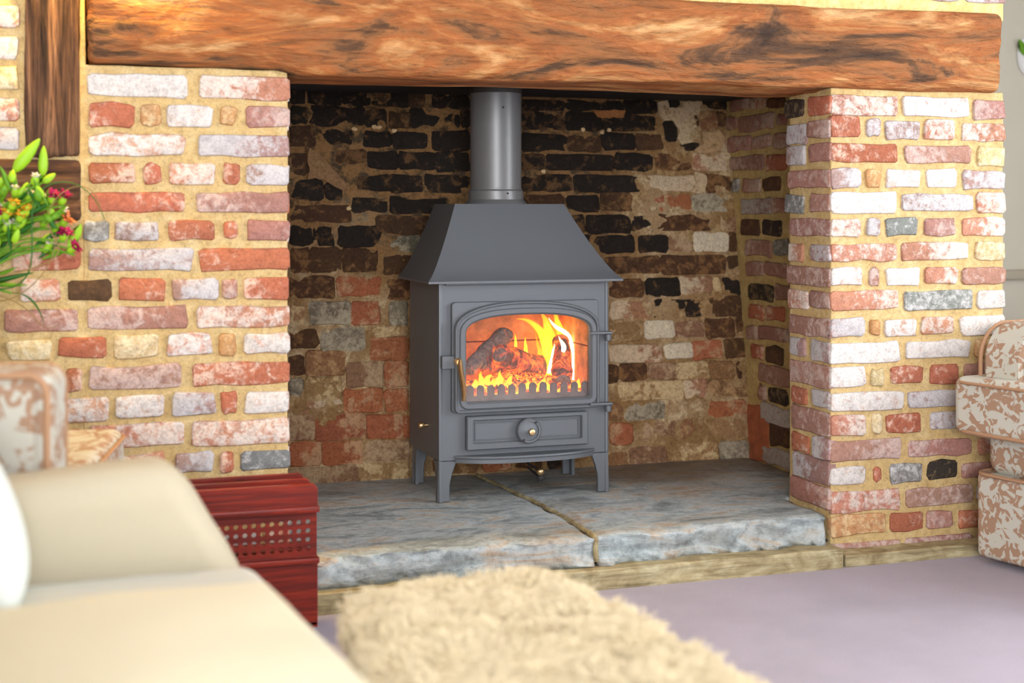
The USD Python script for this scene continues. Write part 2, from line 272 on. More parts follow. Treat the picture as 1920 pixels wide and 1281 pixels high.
def brick_mesh(a0, a1, b0, b1, rnd=0.008, jit=0.002, bev=0.004, depth=0.025, relief=0.002):
    """A worn brick face in (a, b, d): d is how far a point stands out of the wall."""
    w, h = a1 - a0, b1 - b0; rnd = min(rnd, 0.3 * w, 0.3 * h)
    nl = 1 if w < 0.14 else 3
    o = [(a0 + rnd, b0)] + [(a0 + w * k / (nl + 1), b0) for k in range(1, nl + 1)] + [(a1 - rnd, b0), (a1, b0 + rnd), (a1, b1 - rnd), (a1 - rnd, b1)] + [(a1 - w * k / (nl + 1), b1) for k in range(1, nl + 1)] + [(a0 + rnd, b1), (a0, b1 - rnd), (a0, b0 + rnd)]
    o = np.array(o) + RNG.normal(0, jit, (len(o), 2)); n = len(o); q = inset(o, bev)
    V = [[x, y, -depth] for x, y in o] + [[x, y, -bev] for x, y in o] + [[x, y, RNG.normal(0, relief * .5)] for x, y in q]
    cs = [((a0 + a1) / 2 + s * w * 0.25, (b0 + b1) / 2, abs(RNG.normal(0.001, relief))) for s in (-1, 1)]
    V += cs; Fc = []
    for L in range(2):
        for k in range(n):
            l = (k + 1) % n; A, B = L * n, (L + 1) * n; Fc += [[A + k, A + l, B + l], [A + k, B + l, B + k]]
    side = [0 if (q[k][0] + q[(k + 1) % n][0]) / 2 < (a0 + a1) / 2 else 1 for k in range(n)]
    for k in range(n):
        l = (k + 1) % n; Fc.append([2 * n + k, 2 * n + l, 3 * n + side[k]])
        if side[k] != side[l]: Fc.append([2 * n + l, 3 * n + side[l], 3 * n + side[k]])
    return np.array(V), np.array(Fc)
def brick(parent, a0, a1, b0, b1, code, place, pal=PAL, mat=M_BRICK, proud=0.004, name='brick', soot=None, flip=False, **kw):
    V, Fc = brick_mesh(a0, a1, b0, b1, **kw)
    V[:, 2] += proud + RNG.normal(0, 0.0012)
    P = place(V); c1, c2, w = pal[code]
    j = 1 + RNG.normal(0, 0.07) + RNG.normal(0, 0.03, 3); 
    t1 = np.tile(srgb(*c1) * j, (len(P), 1)); t2 = np.tile(srgb(*c2) * (1 + RNG.normal(0, 0.03)), (len(P), 1))
    if len(code) == 1 and code in 'RMPL' and w < .8:      # one end often paler or redder than the other
        g = sstep(a0, a1, V[:, 0]) if RNG.random() < .5 else 1 - sstep(a0, a1, V[:, 0])
        w = np.clip(w + (g - .5) * RNG.uniform(0, .5), 0, 1)
    ww = np.broadcast_to(w, len(P)) + RNG.normal(0, 0.06)
    if soot is not None:
        s = soot(P)[:, None]; t1 = t1 * (1 - s) + srgb(30, 25, 21) * s; t2 = t2 * (1 - s) + srgb(64, 46, 32) * s
    m = trimesh.Trimesh(P, Fc[:, ::-1] if flip else Fc, process=False)
    return prim(name, m, mat, parent, smooth=True, attrs={'tint': t1, 'tint_two': t2, 'wash': ww})
def tinted(m, col, col2, w=0.4):
    n = len(m.vertices); return {'tint': np.tile(srgb(*col), (n, 1)), 'tint_two': np.tile(srgb(*col2), (n, 1)), 'wash': np.full(n, w)}
WY = 3.78
front = lambda V: np.stack([V[:, 0], WY - V[:, 2], V[:, 1]], 1)
def px_rows(text, org, sc):
    for part in text.split(';'):
        part = part.strip()
        if part:
            c, code = part.split(')'); x0, y0, x1, y1 = [float(v) for v in c.strip('( ').split(',')]
            yield org[0] + x0 / sc, org[1] + y0 / sc, org[0] + x1 / sc, org[1] + y1 / sc, code.strip()
def plane_rect(x0, y0, x1, y1, fn, ax):
    q = [fn(x0, y0), fn(x1, y0), fn(x0, y1), fn(x1, y1)]
    a = sorted([(q[0][ax] + q[2][ax]) / 2, (q[1][ax] + q[3][ax]) / 2]); b1 = (q[0][2] + q[1][2]) / 2; b0 = (q[2][2] + q[3][2]) / 2
    return a[0], a[1], b0, b1
def fill_rows(a0, a1, rows, seed, codes='RPMWLPR'):
    """Plain bond for masonry outside the frame or hidden behind things."""
    r = np.random.default_rng(seed)
    for i, (b0, b1) in enumerate(rows):
        a = a0 + (0.0 if i % 2 else -0.06)
        while a < a1 - 0.03:
            w = 0.215 if i % 2 else (0.105 if r.random() < .4 else 0.16)
            e = min(a + w, a1)
            if max(a, a0) < e - 0.03: yield max(a, a0), e, b0, b1, codes[r.integers(len(codes))]
            a = e + 0.014

MORTAR1, MORTAR2 = (200, 170, 116), (216, 192, 142)
# --- left pier -------------------------------------------------------------------------------------------------
LEFT = '''(460,385,975,505)W;(1035,400,1512,520)P;(462,538,695,662)R;(730,550,840,655)T;(868,552,1108,662)W;(1150,555,1232,650)T;(1280,555,1512,665)M;
(460,700,960,812)W;(1030,705,1515,820)L;(465,850,705,960)R;(745,855,838,962)R;(880,850,1120,965)P;(1163,850,1250,962)R;(1290,862,1515,968)L;
(460,1005,970,1108)R;(1025,1005,1515,1112)M;(430,1155,565,1260)G;(600,1155,830,1258)L;(880,1150,1118,1255)R;(1165,1155,1240,1250)R;(1282,1150,1500,1255)M;
(-60,30,105,140)P;(-200,185,100,305)W;(-60,345,100,470)Y;(-200,510,100,630)P;(-60,665,100,785)L'''
LEFT2 = '''(60,75,418,188)R;(465,68,1010,192)L;(1040,72,1508,188)R;(110,230,310,348)P;(355,232,582,345)D;(615,228,865,348)R;(898,228,1140,340)L;(1158,232,1240,335)M;(1270,222,1508,338)R;
(20,388,410,508)M;(455,375,980,490)M;(1025,375,1510,485)P;(35,548,270,655)Y;(308,535,555,645)R;(592,520,825,645)Y;(870,515,1112,632)W;(1140,518,1235,632)T;(1270,512,1505,625)W;
(-60,692,310,815)P;(340,700,430,820)R;(465,680,950,808)M;(1005,668,1505,785)R;(60,860,310,980)L;(340,855,568,980)W;(605,838,855,955)W;(895,825,1130,945)L;(1155,820,1245,938)R;(1280,820,1505,935)W;
(-60,1025,310,1130)M;(345,1018,430,1110)R;(468,990,965,1110)P;(1000,970,1505,1100)P;(100,1150,320,1260)M;(350,1145,560,1258)L;(600,1142,870,1252)P;(910,1140,1115,1250)L;(1145,1135,1225,1245)R;(1255,1125,1500,1230)G'''
wl = thing('wall_left', 'brick pier with sandy mortar left of the fireplace opening', 'wall', kind='structure')
m = fine_box(-1.5, 0.105, WY + .004, 4.3, 0, 2.36, 0.035, 0.003, 12, 1); prim('mortar', m, M_MORTAR, wl, smooth=True, attrs=tinted(m, MORTAR1, MORTAR2))
m = fine_box(0.10, 0.622, WY + .004, 4.3, 0, 1.436, 0.03, 0.003, 12, 2); prim('mortar', m, M_MORTAR, wl, smooth=True, attrs=tinted(m, MORTAR1, MORTAR2))
fn = lambda x, y: onY(x, y, WY)
for txt, org, sc in ((LEFT, (0, 0), 2.784), (LEFT2, (0, 440), 2.785)):
    for x0, y0, x1, y1, c in px_rows(txt, org, sc):
        a0, a1, b0, b1 = plane_rect(x0, y0, x1, y1, fn, 0)
        if x1 > 535: a1 = 0.627
        brick(wl, a0, a1, b0, b1, c, front)
low = [(0.145 + .075 * k - .225, 0.145 + .075 * k - .165) for k in range(-0, 5)]
for a0, a1, b0, b1, c in fill_rows(-0.02, 0.627, [(0.012, .068), (.087, .145), (.163, .222)], 3): brick(wl, a0, a1, b0, b1, c, front)
rev = lambda V: np.stack([0.622 + V[:, 2], V[:, 0], V[:, 1]], 1)
for a0, a1, b0, b1, c in fill_rows(WY + .006, 4.25, [(.15 + .0752 * k, .209 + .0752 * k) for k in range(17)], 5): brick(wl, a0, a1, b0, b1, c, rev, proud=0.005)
# --- right pier ------------------------------------------------------------------------------------------------
RIGHT1 = '''(300,80,665,190)P;(692,92,1045,195)W;(1065,108,1235,212)M;(300,195,468,302)R;(500,205,572,300)L;(598,215,782,318)L;(805,215,968,318)P;(1005,230,1245,328)P;
(300,338,662,440)R;(702,350,1055,442)M;(1090,358,1248,460)Y;(300,470,468,575)L;(495,475,570,572)T;(600,475,785,575)W;(815,475,980,575)W;(1012,485,1248,580)L;
(300,600,662,712)W;(685,605,1062,702)L;(1088,600,1245,708)P;(300,740,465,838)P;(498,738,568,832)L;(600,735,770,832)G;(810,738,972,832)M;(1010,735,1240,832)P;
(300,875,655,968)P;(685,868,1042,962)P;(1080,862,1240,965)Y;(300,1000,478,1098)W;(512,1000,568,1098)M;(605,1000,785,1098)W;(808,1000,985,1090)P;(1010,1000,1248,1090)M;
(300,1125,668,1225)P;(702,1125,1068,1228)G;(1090,1120,1248,1220)W'''
RIGHT2 = '''(275,95,438,182)L;(462,100,518,175)T;(535,98,690,180)W;(712,85,868,170)P;(900,80,1120,175)W;(280,210,605,312)W;(640,200,945,285)W;(970,195,1115,280)T;
(285,330,442,425)W;(468,340,535,420)Y;(565,325,718,405)R;(750,320,890,410)R;(918,310,1115,395)M;(285,450,622,540)W;(650,440,945,522)L;(975,435,1115,515)R;(290,560,440,658)P;(475,555,522,650)Y;(545,555,708,645)R;(750,545,890,630)L;(915,540,1120,625)L;
(300,680,618,775)M;(650,675,955,755)M;(985,668,1120,745)P;(290,808,442,895)W;(482,810,518,882)R;(562,795,712,885)G;(742,782,882,865)K;(905,785,1120,860)M;(285,920,612,1025)P;(638,905,955,995)M;(980,895,1120,970)L;
(300,1035,540,1135)T;(562,1028,718,1118)R;(735,1018,862,1105)M;(890,1012,1120,1095)R;(300,1168,612,1205)M;(635,1140,955,1180)M;(975,1125,1120,1160)M'''
REV1 = '''(62,105,162,200)K;(185,85,288,190)R;(68,235,178,345)L;(180,215,285,310)M;(72,350,168,455)L;(190,338,290,435)M;(78,480,290,580)M;(65,615,162,712)G;(192,608,292,705)M;(85,740,290,835)M;(82,875,160,968)P;(198,880,298,965)L;(75,995,300,1098)M;(80,1120,185,1220)P;(195,1128,305,1222)M'''
REV2 = '''(75,85,272,180)M;(80,190,155,275)L;(182,205,270,305)L;(78,310,275,415)M;(90,425,160,505)R;(188,440,275,525)L;(88,530,285,645)M;(90,650,172,738)R;(190,670,285,775)L;(95,760,290,880)L;(85,880,285,985)M'''
PX0, PX1, RD = 2.264, 2.893, 0.256
wr = thing('wall_right', 'pale brick pier with a deep reveal right of the fireplace opening', 'wall', kind='structure')
m = fine_box(PX0 + .004, PX1 - .004, WY + .004, WY + RD, 0, 1.436, 0.03, 0.003, 12, 6); prim('mortar', m, M_MORTAR, wr, smooth=True, attrs=tinted(m, MORTAR1, MORTAR2))
for txt, org, sc in ((RIGHT1, (1450, 150), 2.847), (RIGHT2, (1450, 560), 2.5617)):
    for x0, y0, x1, y1, c in px_rows(txt, org, sc):
        a0, a1, b0, b1 = plane_rect(x0, y0, x1, y1, fn, 0)
        if x0 < 1572: a0 = PX0 + .001
        if x1 > 1876: a1 = PX1
        brick(wr, a0, a1, b0, b1, c, front)
revr = lambda V: np.stack([PX0 - V[:, 2], V[:, 0], V[:, 1]], 1)
fnx = lambda x, y: onX(x, y, PX0)
for txt, org, sc in ((REV1, (1450, 150), 2.847), (REV2, (1450, 560), 2.5617)):
    for x0, y0, x1, y1, c in px_rows(txt, org, sc):
        a0, a1, b0, b1 = plane_rect(x0, y0, x1, y1, fnx, 1)
        if x1 > 1549: a0 = WY + .001
        brick(wr, a0, a1, b0, b1, c, revr, flip=True)
# --- masonry above the beam ------------------------------------------------------------------------------------
wa = thing('wall_upper', 'brickwork and mortar band above the oak beam', 'wall', kind='structure')
m = fine_box(0.105, PX1 - .004, WY + .004, 4.0, 1.66, 2.36, 0.05, 0.003, 12, 8); prim('mortar', m, M_MORTAR, wa, smooth=True, attrs=tinted(m, (232, 200, 130), (244, 220, 160)))
for a0, a1, b0, b1, c in fill_rows(0.12, PX1, [(1.715 + .075 * k, 1.775 + .075 * k) for k in range(2)], 9, 'WPWL'): brick(wa, a0, a1, b0, b1, c, front)
# --- recess: rear wall -----------------------------------------------------------------------------------------
backw = lambda V: np.stack([V[:, 0], BY0 + BSL * (V[:, 1] - .145) - V[:, 2], V[:, 1]], 1)
B3 = '''(15,95,110,185)K;(125,100,340,190)K;(345,105,520,195)K;(525,115,760,200)K;(765,115,870,205)D;(905,125,1000,205)K;(1005,130,1140,215)K;(15,200,120,310)K;(135,210,480,320)K;(485,215,620,330)K;(635,240,770,335)D;(775,215,1085,335)K;(1095,220,1140,330)K;
(15,325,170,450)D;(175,350,410,440)K;(475,365,650,455)K;(665,370,870,465)K;(915,360,1145,475)K;(20,500,170,640)D;(300,475,490,560)D;(495,490,690,595)K;(700,500,930,595)K;(935,495,1140,610)K;
(15,665,215,790)K;(240,690,340,790)K;(440,640,640,735)K;(645,640,850,740)K;(855,640,1140,745)K;(15,830,390,930)D;(400,785,620,865)K;(640,780,1000,875)K;(15,960,150,1080)K;(155,965,290,1080)K;(320,965,580,1085)K;(555,895,900,1010)D;
(15,1100,130,1250)D;(135,1100,330,1250)D;(340,1100,565,1245)D;(600,1020,830,1125)G;(600,1140,790,1270)D'''
B5 = '''(0,60,262,180)D;(280,60,530,165)R;(560,70,690,190)D;(10,230,95,320)Y;(120,205,355,328)G;(360,205,518,328)R;(580,200,685,330)G;(5,355,165,460)D;(190,350,440,480)G;(470,405,685,530)R;(490,345,685,395)Y;(5,510,90,620)D;(110,480,320,620)T;(340,550,535,685)M;(555,545,685,685)R;
(5,645,80,740)G;(95,640,300,755)Y;(320,700,540,830)R;(555,705,685,830)R;(70,768,305,835)P;(5,850,150,985)M;(155,850,440,985)R;(455,850,650,980)R;(655,850,720,970)R;(5,1010,185,1135)R;(200,1000,430,1130)R;(445,995,690,1105)M;(5,1150,400,1240)M;(410,1125,690,1220)Y'''
B4 = '''(60,165,330,225)K;(335,165,690,225)K;(695,165,910,240)K;(970,160,1060,210)K;(1185,130,1350,210)K;(60,240,330,345)K;(335,240,560,350)K;(580,260,900,350)K;(1040,240,1130,350)P;(1140,250,1178,320)D;(1290,240,1340,320)D;(1184,235,1285,345)T;
(60,380,340,480)K;(345,390,560,480)D;(570,375,770,470)K;(780,380,950,470)D;(960,300,1035,420)K;(1060,430,1190,480)K;(1200,370,1340,480)P;(60,510,200,605)K;(215,510,635,600)K;(655,505,880,600)K;(885,500,1120,605)D;(1140,500,1350,605)P;
(60,640,375,735)K;(390,640,805,740)K;(815,640,1170,735)P;(1220,640,1385,740)D;(75,765,325,850)D;(345,770,545,860)K;(560,750,755,860)D;(775,755,955,860)R;(975,755,1120,855)R;(1135,755,1360,865)G;(300,890,455,1000)K;(470,890,750,1000)K;(755,890,895,995)K;(915,885,1280,985)D;(1310,890,1425,985)M;
(400,1020,540,1110)K;(545,1020,765,1120)K;(800,1015,980,1115)K;(990,1010,1130,1115)M;(1140,1000,1360,1115)W;(1365,1000,1470,1110)D;(580,1155,930,1250)D;(940,1145,1345,1255)D;(1350,1145,1470,1250)D'''
B6 = '''(130,75,320,170)D;(340,70,525,170)K;(530,60,715,150)P;(720,60,762,140)Y;(768,60,885,150)K;(130,200,365,295)P;(370,190,432,285)K;(440,185,690,285)K;(700,170,930,285)D;(130,315,310,420)Y;(330,310,495,405)W;(505,310,665,400)M;(675,300,840,400)D;(848,285,920,390)D;
(130,450,425,545)P;(445,440,600,520)W;(605,425,770,525)R;(785,410,920,520)D;(110,565,178,660)D;(185,560,340,650)D;(355,555,500,640)M;(510,550,690,640)Y;(700,545,840,635)T;(850,540,940,640)D;(180,660,545,760)Y;(550,650,680,750)P;(690,650,945,745)T;
(110,770,208,880)T;(215,780,440,875)G;(460,775,650,865)M;(690,765,905,855)R;(130,900,255,1010)R;(320,885,508,990)M;(515,875,650,985)T;(720,868,920,975)Y;(125,1065,230,1155)T;(240,1030,450,1140)M;(545,1010,745,1120)Y;(760,1000,920,1105)G'''
def soot_amt(P):
    x, z = P[:, 0], P[:, 2]; e = fbm(P, 5, 3, 4)
    return 0.92 * sstep(.66, 1.14, z + e * .5) * (1 - sstep(1.98, 2.2, x + e * .5 - .1 * (z - 1)))
wb = thing('wall_back', 'sooty old brick wall at the back of the hearth recess', 'wall', kind='structure')
ga, gb = np.arange(0.30, 2.60, .014), np.arange(0.06, 1.50, .014); A, B = np.meshgrid(ga, gb, indexing='ij')
P = np.stack([A.ravel(), B.ravel(), np.zeros(A.size)], 1); P[:, 2] = 0.006 + fbm(P, 9, 4, 2) * .022 + fbm(P, 40, 3, 5) * .008
Q = backw(P); na, nb = A.shape
i = (np.arange(na - 1)[:, None] * nb + np.arange(nb - 1)[None]).ravel(); q = np.stack([i, i + nb, i + nb + 1, i + 1], 1)
bk = np.array([[.30, 5.15, .06], [2.59, 5.15, .06], [2.59, 5.15, 1.5], [.30, 5.15, 1.5]]); o = len(Q)
cs = [0, (na - 1) * nb, na * nb - 1, nb - 1]
ring = [np.arange(0, na * nb, nb), np.arange((na - 1) * nb, na * nb), np.arange(na * nb - 1, -1, -nb), np.arange(nb - 1, -1, -1)]
ex = []
for k in range(4):
    r = ring[k]; ex += [[r[j + 1], r[j], o + k] for j in range(len(r) - 1)] + [[r[-1], o + k, o + (k + 1) % 4]]
ex += [[o, o + 2, o + 1], [o, o + 3, o + 2]]
m = trimesh.Trimesh(np.vstack([Q, bk]), np.vstack([q[:, [0, 1, 2]], q[:, [0, 2, 3]], ex]), process=False)
s = soot_amt(m.vertices)[:, None]; e = sstep(-.15, .2, fbm(m.vertices, 7, 3, 9))[:, None]
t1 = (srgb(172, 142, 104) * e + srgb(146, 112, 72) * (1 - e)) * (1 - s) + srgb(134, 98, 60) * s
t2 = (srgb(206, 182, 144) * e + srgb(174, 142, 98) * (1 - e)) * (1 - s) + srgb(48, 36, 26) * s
prim('mortar', m, M_OLD, wb, smooth=True, attrs={'tint': t1, 'tint_two': t2, 'wash': np.full(len(t1), .42)})
BK = dict(pal=PALB, mat=M_OLD, jit=.0022, rnd=.011, relief=.0035, bev=.005)
for txt, org, sc in ((B3, (540, 140), 3.372), (B5, (540, 500), 3.05), (B4, (960, 140), 3.37), (B6, (1100, 500), 3.05)):
    for x0, y0, x1, y1, c in px_rows(txt, org, sc):
        a0, a1, b0, b1 = plane_rect(x0, y0, x1, y1, onBack, 0)
        a0 -= .005; a1 += .005; b0 = max(b0 - .005, .1); b1 += .005
        brick(wb, a0, a1, b0, b1, c, backw, proud=.009, soot=lambda P: soot_amt(P) * .45, **BK)
for a0, a1, b0, b1, c in fill_rows(1.28, 1.80, [(.15 + .077 * k, .21 + .077 * k) for k in range(9)], 12, 'MDRKT'):
    brick(wb, a0, a1, b0, b1, c, backw, proud=.012, **BK)
def patch(px, name, seed, col=(200, 174, 138)):
    pg = Polygon([onBack(*p)[[0, 2]] for p in px]).buffer(.006).buffer(-.003); c = np.asarray(pg.exterior.segmentize(.012).coords)[:-1] if pg.exterior.is_ccw else np.asarray(pg.exterior.segmentize(.012).coords)[:-1][::-1]
    c = c + np.stack([fbm(np.c_[c, 0 * c[:, 0]], 45, 3, seed + k) for k in range(2)], 1) * .02
    v, f = trimesh.creation.triangulate_polygon(Polygon(c).buffer(0), engine='triangle' if False else 'earcut'); n = len(v)
    T = np.c_[v, np.full(n, .019)]; T[:, 2] += fbm(T, 60, 2, seed) * .006; Bt = np.c_[v, np.full(n, -.01)]; ed = trimesh.Trimesh(T, f, process=False); 
    e = ed.edges_sorted[trimesh.grouping.group_rows(ed.edges_sorted, require_count=1)]; sd = np.vstack([np.c_[e[:, 0], e[:, 1], e[:, 1] + n], np.c_[e[:, 0], e[:, 1] + n, e[:, 0] + n]])
    m = trimesh.Trimesh(backw(np.vstack([T, Bt])), np.vstack([f, sd]), process=False); m.fix_normals(); prim(name, m, M_OLD, wb, smooth=40 if False else False, attrs=tinted(m, col, (150, 116, 78), .35), label='remnant of pale lime plaster')
z4 = lambda L: [(960 + x / 3.37, 140 + y / 3.37) for x, y in L]; z3 = lambda L: [(540 + x / 3.372, 140 + y / 3.372) for x, y in L]
patch(z4([(915, 180), (965, 172), (975, 212), (1060, 216), (1075, 182), (1180, 168), (1185, 205), (1160, 250), (1130, 255), (1150, 330), (1100, 370), (1130, 420), (1060, 440), (1040, 400), (1050, 350), (1010, 290), (950, 290), (920, 250)]), 'plaster_patch', 1)
patch(z4([(1190, 362), (1250, 372), (1290, 352), (1330, 400), (1310, 470), (1205, 500), (1140, 482), (1200, 440)]), 'plaster_patch', 4, (186, 152, 112))
patch(z4([(1150, 615), (1210, 640), (1205, 745), (1165, 755), (1120, 742), (1160, 690)]), 'plaster_patch', 5)
patch(z3([(130, 480), (180, 500), (290, 610), (380, 720), (340, 730), (220, 660), (130, 650)]), 'plaster_patch', 7, (140, 106, 74))
patch(z4([(510, 232), (600, 238), (700, 228), (690, 262), (600, 270), (540, 262)]), 'plaster_patch', 8, (170, 112, 66))
for k, (x, y) in enumerate([(415, 345), (540, 332), (572, 336), (665, 355), (380, 845)] + [(440 / 1 + 1416, 350), (560 + 1416, 365), (605 + 1416, 352), (190 + 1416, 612)]):
    q = onBack(540 + x / 3.372, 140 + y / 3.372); f = trimesh.creation.icosphere(1, 1.0); f.apply_scale([.009, .004, .007]); f.vertices += RNG.normal(0, .001, f.vertices.shape); f.apply_translation(q - [0, .014, 0])
    prim('plaster_flake', f, M_OLD, wb, attrs=tinted(f, (222, 190, 142), (200, 160, 110), .3))
for a0, a1, b0, b1, c in fill_rows(.52, .765, [(.15 + .077 * k, .215 + .077 * k) for k in range(17)], 19, 'DMDKT'):
    brick(wb, a0, a1, b0, b1, c, backw, proud=.009, soot=lambda P: soot_amt(P) * .45, **BK)
# --- recess: side walls ----------------------------------------------------------------------------------------
IX = 2.50
SI4 = '''(1385,140,1500,225)M;(1510,140,1610,215)P;(1620,140,1720,205)D;(1340,265,1420,355)M;(1435,250,1650,355)M;(1675,245,1735,320)M;(1365,390,1510,485)M;(1520,385,1635,465)M;(1650,370,1740,470)M;(1375,515,1590,605)M;(1605,505,1735,605)R;(1395,660,1440,745)G;(1460,650,1570,745)M;(1590,650,1690,740)D;
(1450,785,1640,880)L;(1645,785,1735,870)M;(1450,920,1560,1015)D;(1590,920,1700,1020)K;(1475,1045,1640,1145)M;(1655,1045,1745,1145)G;(1480,1185,1590,1270)M;(1600,1185,1735,1275)M'''
SI6 = '''(930,100,1065,195)K;(1075,100,1160,190)M;(930,220,1010,300)R;(1030,230,1130,310)R;(915,335,975,420)M;(985,345,1155,430)M;(945,450,1010,530)R;(1030,460,1125,555)D;(985,570,1165,670)M;(985,680,1025,760)M;(1040,695,1145,785)K;(1000,795,1170,905)L;(1050,905,1160,1030)D;(1010,1045,1170,1140)L'''
wi = thing('wall_inner', 'shaded brick side wall inside the hearth recess', 'wall', kind='structure')
m = fine_box(IX + .004, IX + .35, WY + RD + .002, 5.1, 0.06, 1.5, .03, .004, 14, 14); prim('mortar', m, M_MORTAR, wi, smooth=True, attrs=tinted(m, (176, 148, 94), (196, 170, 112)))
inn = lambda V: np.stack([IX - V[:, 2], V[:, 0], V[:, 1]], 1); fni = lambda x, y: onX(x, y, IX)
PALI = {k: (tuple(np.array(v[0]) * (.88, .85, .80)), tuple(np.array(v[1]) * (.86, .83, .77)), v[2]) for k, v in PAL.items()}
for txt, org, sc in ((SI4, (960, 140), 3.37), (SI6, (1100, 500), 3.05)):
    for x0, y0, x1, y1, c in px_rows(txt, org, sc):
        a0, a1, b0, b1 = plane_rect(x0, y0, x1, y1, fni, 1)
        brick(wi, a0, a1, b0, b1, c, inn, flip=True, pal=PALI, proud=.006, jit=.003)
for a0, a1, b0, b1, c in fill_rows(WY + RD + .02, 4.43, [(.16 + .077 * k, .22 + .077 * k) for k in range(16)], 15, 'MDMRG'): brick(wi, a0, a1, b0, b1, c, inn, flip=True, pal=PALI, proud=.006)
q = onBack(1426, 840)
m = fine_box(q[0] - .05, q[0] + .06, 4.60, 4.84, .14, .34, .02, .016, 18, 16); prim('broken_terracotta', m, M_RUST, wi, smooth=True, label='broken terracotta lump in the corner')
wn = thing('wall_inner', 'brick side wall inside the hearth recess behind the left pier', 'wall', kind='structure')
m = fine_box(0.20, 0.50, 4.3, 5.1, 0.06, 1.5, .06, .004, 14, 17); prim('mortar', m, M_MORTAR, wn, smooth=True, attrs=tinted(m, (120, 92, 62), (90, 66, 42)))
pl = box(0.45, 2.56, 3.90, 5.12, 1.478, 1.49)
prim('register_plate', pl, M_SOOT, label='black closure plate under the chimney above the stove', cat='plate', kind='structure')

# ------------------------------------------------------------------ room shell
RX0, RX1, RY0, AY, CZ = -2.7, 4.6, -3.0, 5.3, 2.36
prim('floor', box(RX0, RX1, RY0, AY, -.10, 0), M_CARPET, label='lavender grey carpet covering the room floor', cat='floor', kind='structure')
prim('ceiling', box(RX0, RX1, RY0, AY, CZ, CZ + .1), M_CEIL, label='white painted ceiling of the room', cat='ceiling', kind='structure')
prim('wall_alcove', box(PX1 - .3, RX1, AY, AY + .12, 0, CZ), M_PLASTER, label='plain grey beige plaster wall right of the brick pier', cat='wall', kind='structure')
prim('wall_pier_side', box(PX1 - .12, PX1 - .004, WY + RD, AY, 0, CZ), M_PLASTER, label='plastered side of the chimney breast facing the alcove', cat='wall', kind='structure')
prim('wall_side', box(RX0 - .1, RX0, RY0, AY, 0, CZ), M_PAINT, label='cream painted wall on the sofa side of the room', cat='wall', kind='structure')
prim('wall_plain', box(RX0, -1.5, WY, WY + .3, 0, CZ), M_PAINT, label='cream painted wall beyond the brickwork', cat='wall', kind='structure')
def wall_with_hole(name, axis, at, lo, hi, w0, w1, z0, z1, label):
    ps = [(lo, w0, 0, CZ), (w1, hi, 0, CZ), (w0, w1, 0, z0), (w0, w1, z1, CZ)]
    m = cat(*[box(a, b, at - .1, at, c, d) if axis == 'y' else box(at, at + .1, a, b, c, d) for a, b, c, d in ps])
    prim(name, m, M_PAINT, label=label, cat='wall', kind='structure')
wall_with_hole('wall_rear', 'y', RY0, RX0, RX1, -1.95, .75, .68, 2.22, 'cream painted wall with a window behind the viewer')
wall_with_hole('wall_window', 'x', RX1, RY0, AY, .45, 2.55, .63, 2.17, 'cream painted wall with a window facing the sofa')
def window(n, axis, at, w0, w1, z0, z1, label):
    t = thing(f'window_{n}', label, 'window', kind='structure')
    for a, b, c, d in ((w0, w1, z0, z0 + .05), (w0, w1, z1 - .05, z1), (w0, w0 + .05, z0, z1), (w1 - .05, w1, z0, z1), ((w0 + w1) / 2 - .03, (w0 + w1) / 2 + .03, z0, z1)):
        prim('frame', box(a, b, at - .06, at - .02, c, d) if axis == 'y' else box(at + .02, at + .06, a, b, c, d), M_FRAME, t)
window(1, 'y', RY0, -1.95, .75, .68, 2.22, 'white framed window behind the viewer')
window(2, 'x', RX1, .45, 2.55, .63, 2.17, 'white framed window in the side wall')
zr = onY(1900, 506, AY)[2]; zr2 = onY(1900, 524, AY)[2]
prim('trim_1', rb(PX1 - .01, RX1, AY - .035, AY + .01, zr2, zr, .008, .2), plain('rail_paint', srgb(166, 156, 138), .7, var=.02), label='dado rail along the plain alcove wall', cat='rail', kind='structure', smooth=40)
# stone kerb in front of the hearth and along the right pier
kb = thing('stone_kerb', 'low strip of pale stone along the foot of hearth and pier', 'kerb', kind='structure')
for a0, a1, z, y0 in ((-.6, .62, .05, 3.715), (.63, 2.262, .058, 3.70), (2.27, 2.90, .036, 3.705)):
    m = fine_box(a0, a1, y0, WY + .01, -.01, z, .03, .004, 10, int(a0 * 10) + 40); prim('kerb_stone', m, M_SILL, kb, smooth=True)

# ------------------------------------------------------------------ timber
def timber(name, x0, x1, y0, y1, z0, z1, axis, amp, mat, label, cat_, seed, r=.02, step=.022, deform=None):
    m = rb(x0, x1, y0, y1, z0, z1, r, step); V = np.array(m.vertices)
    st = np.array([1.2, 9, 9.0]) if axis == 'x' else np.array([26, 26, 1.6])
    n = m.vertex_normals; d = fbm(V * st, 1.0, 4, seed) * amp * 2 + fbm(V * st, 5.0, 3, seed + 3) * amp * .8
    V = V + n * d[:, None]
    if deform is not None: V = deform(V)
    m.vertices = V; return prim(name, m, mat, None, smooth=True, label=label, cat=cat_, kind='structure')
bxl = onY(165, 60, 3.74)[0]; bxr = onY(1880, 100, 3.74)[0]
def hewn(V):
    x, z = V[:, 0], V[:, 2]; k = 1 - np.clip((z - 1.426) / .24, 0, 1)
    V[:, 1] += .028 * k ** 3 + fbm(np.stack([x, 0 * x, z], 1) * [2.2, 1, 7], 1.0, 3, 66) * .03
    over = sstep(.66, .58, x) + sstep(2.1, 2.3, x) * .6                  # lifts over the mortar beds of the two piers
    V[:, 2] += .012 * np.clip(over, 0, 1) * k ** 2 - .004 * k * np.sin(x * 3.1)
    return V
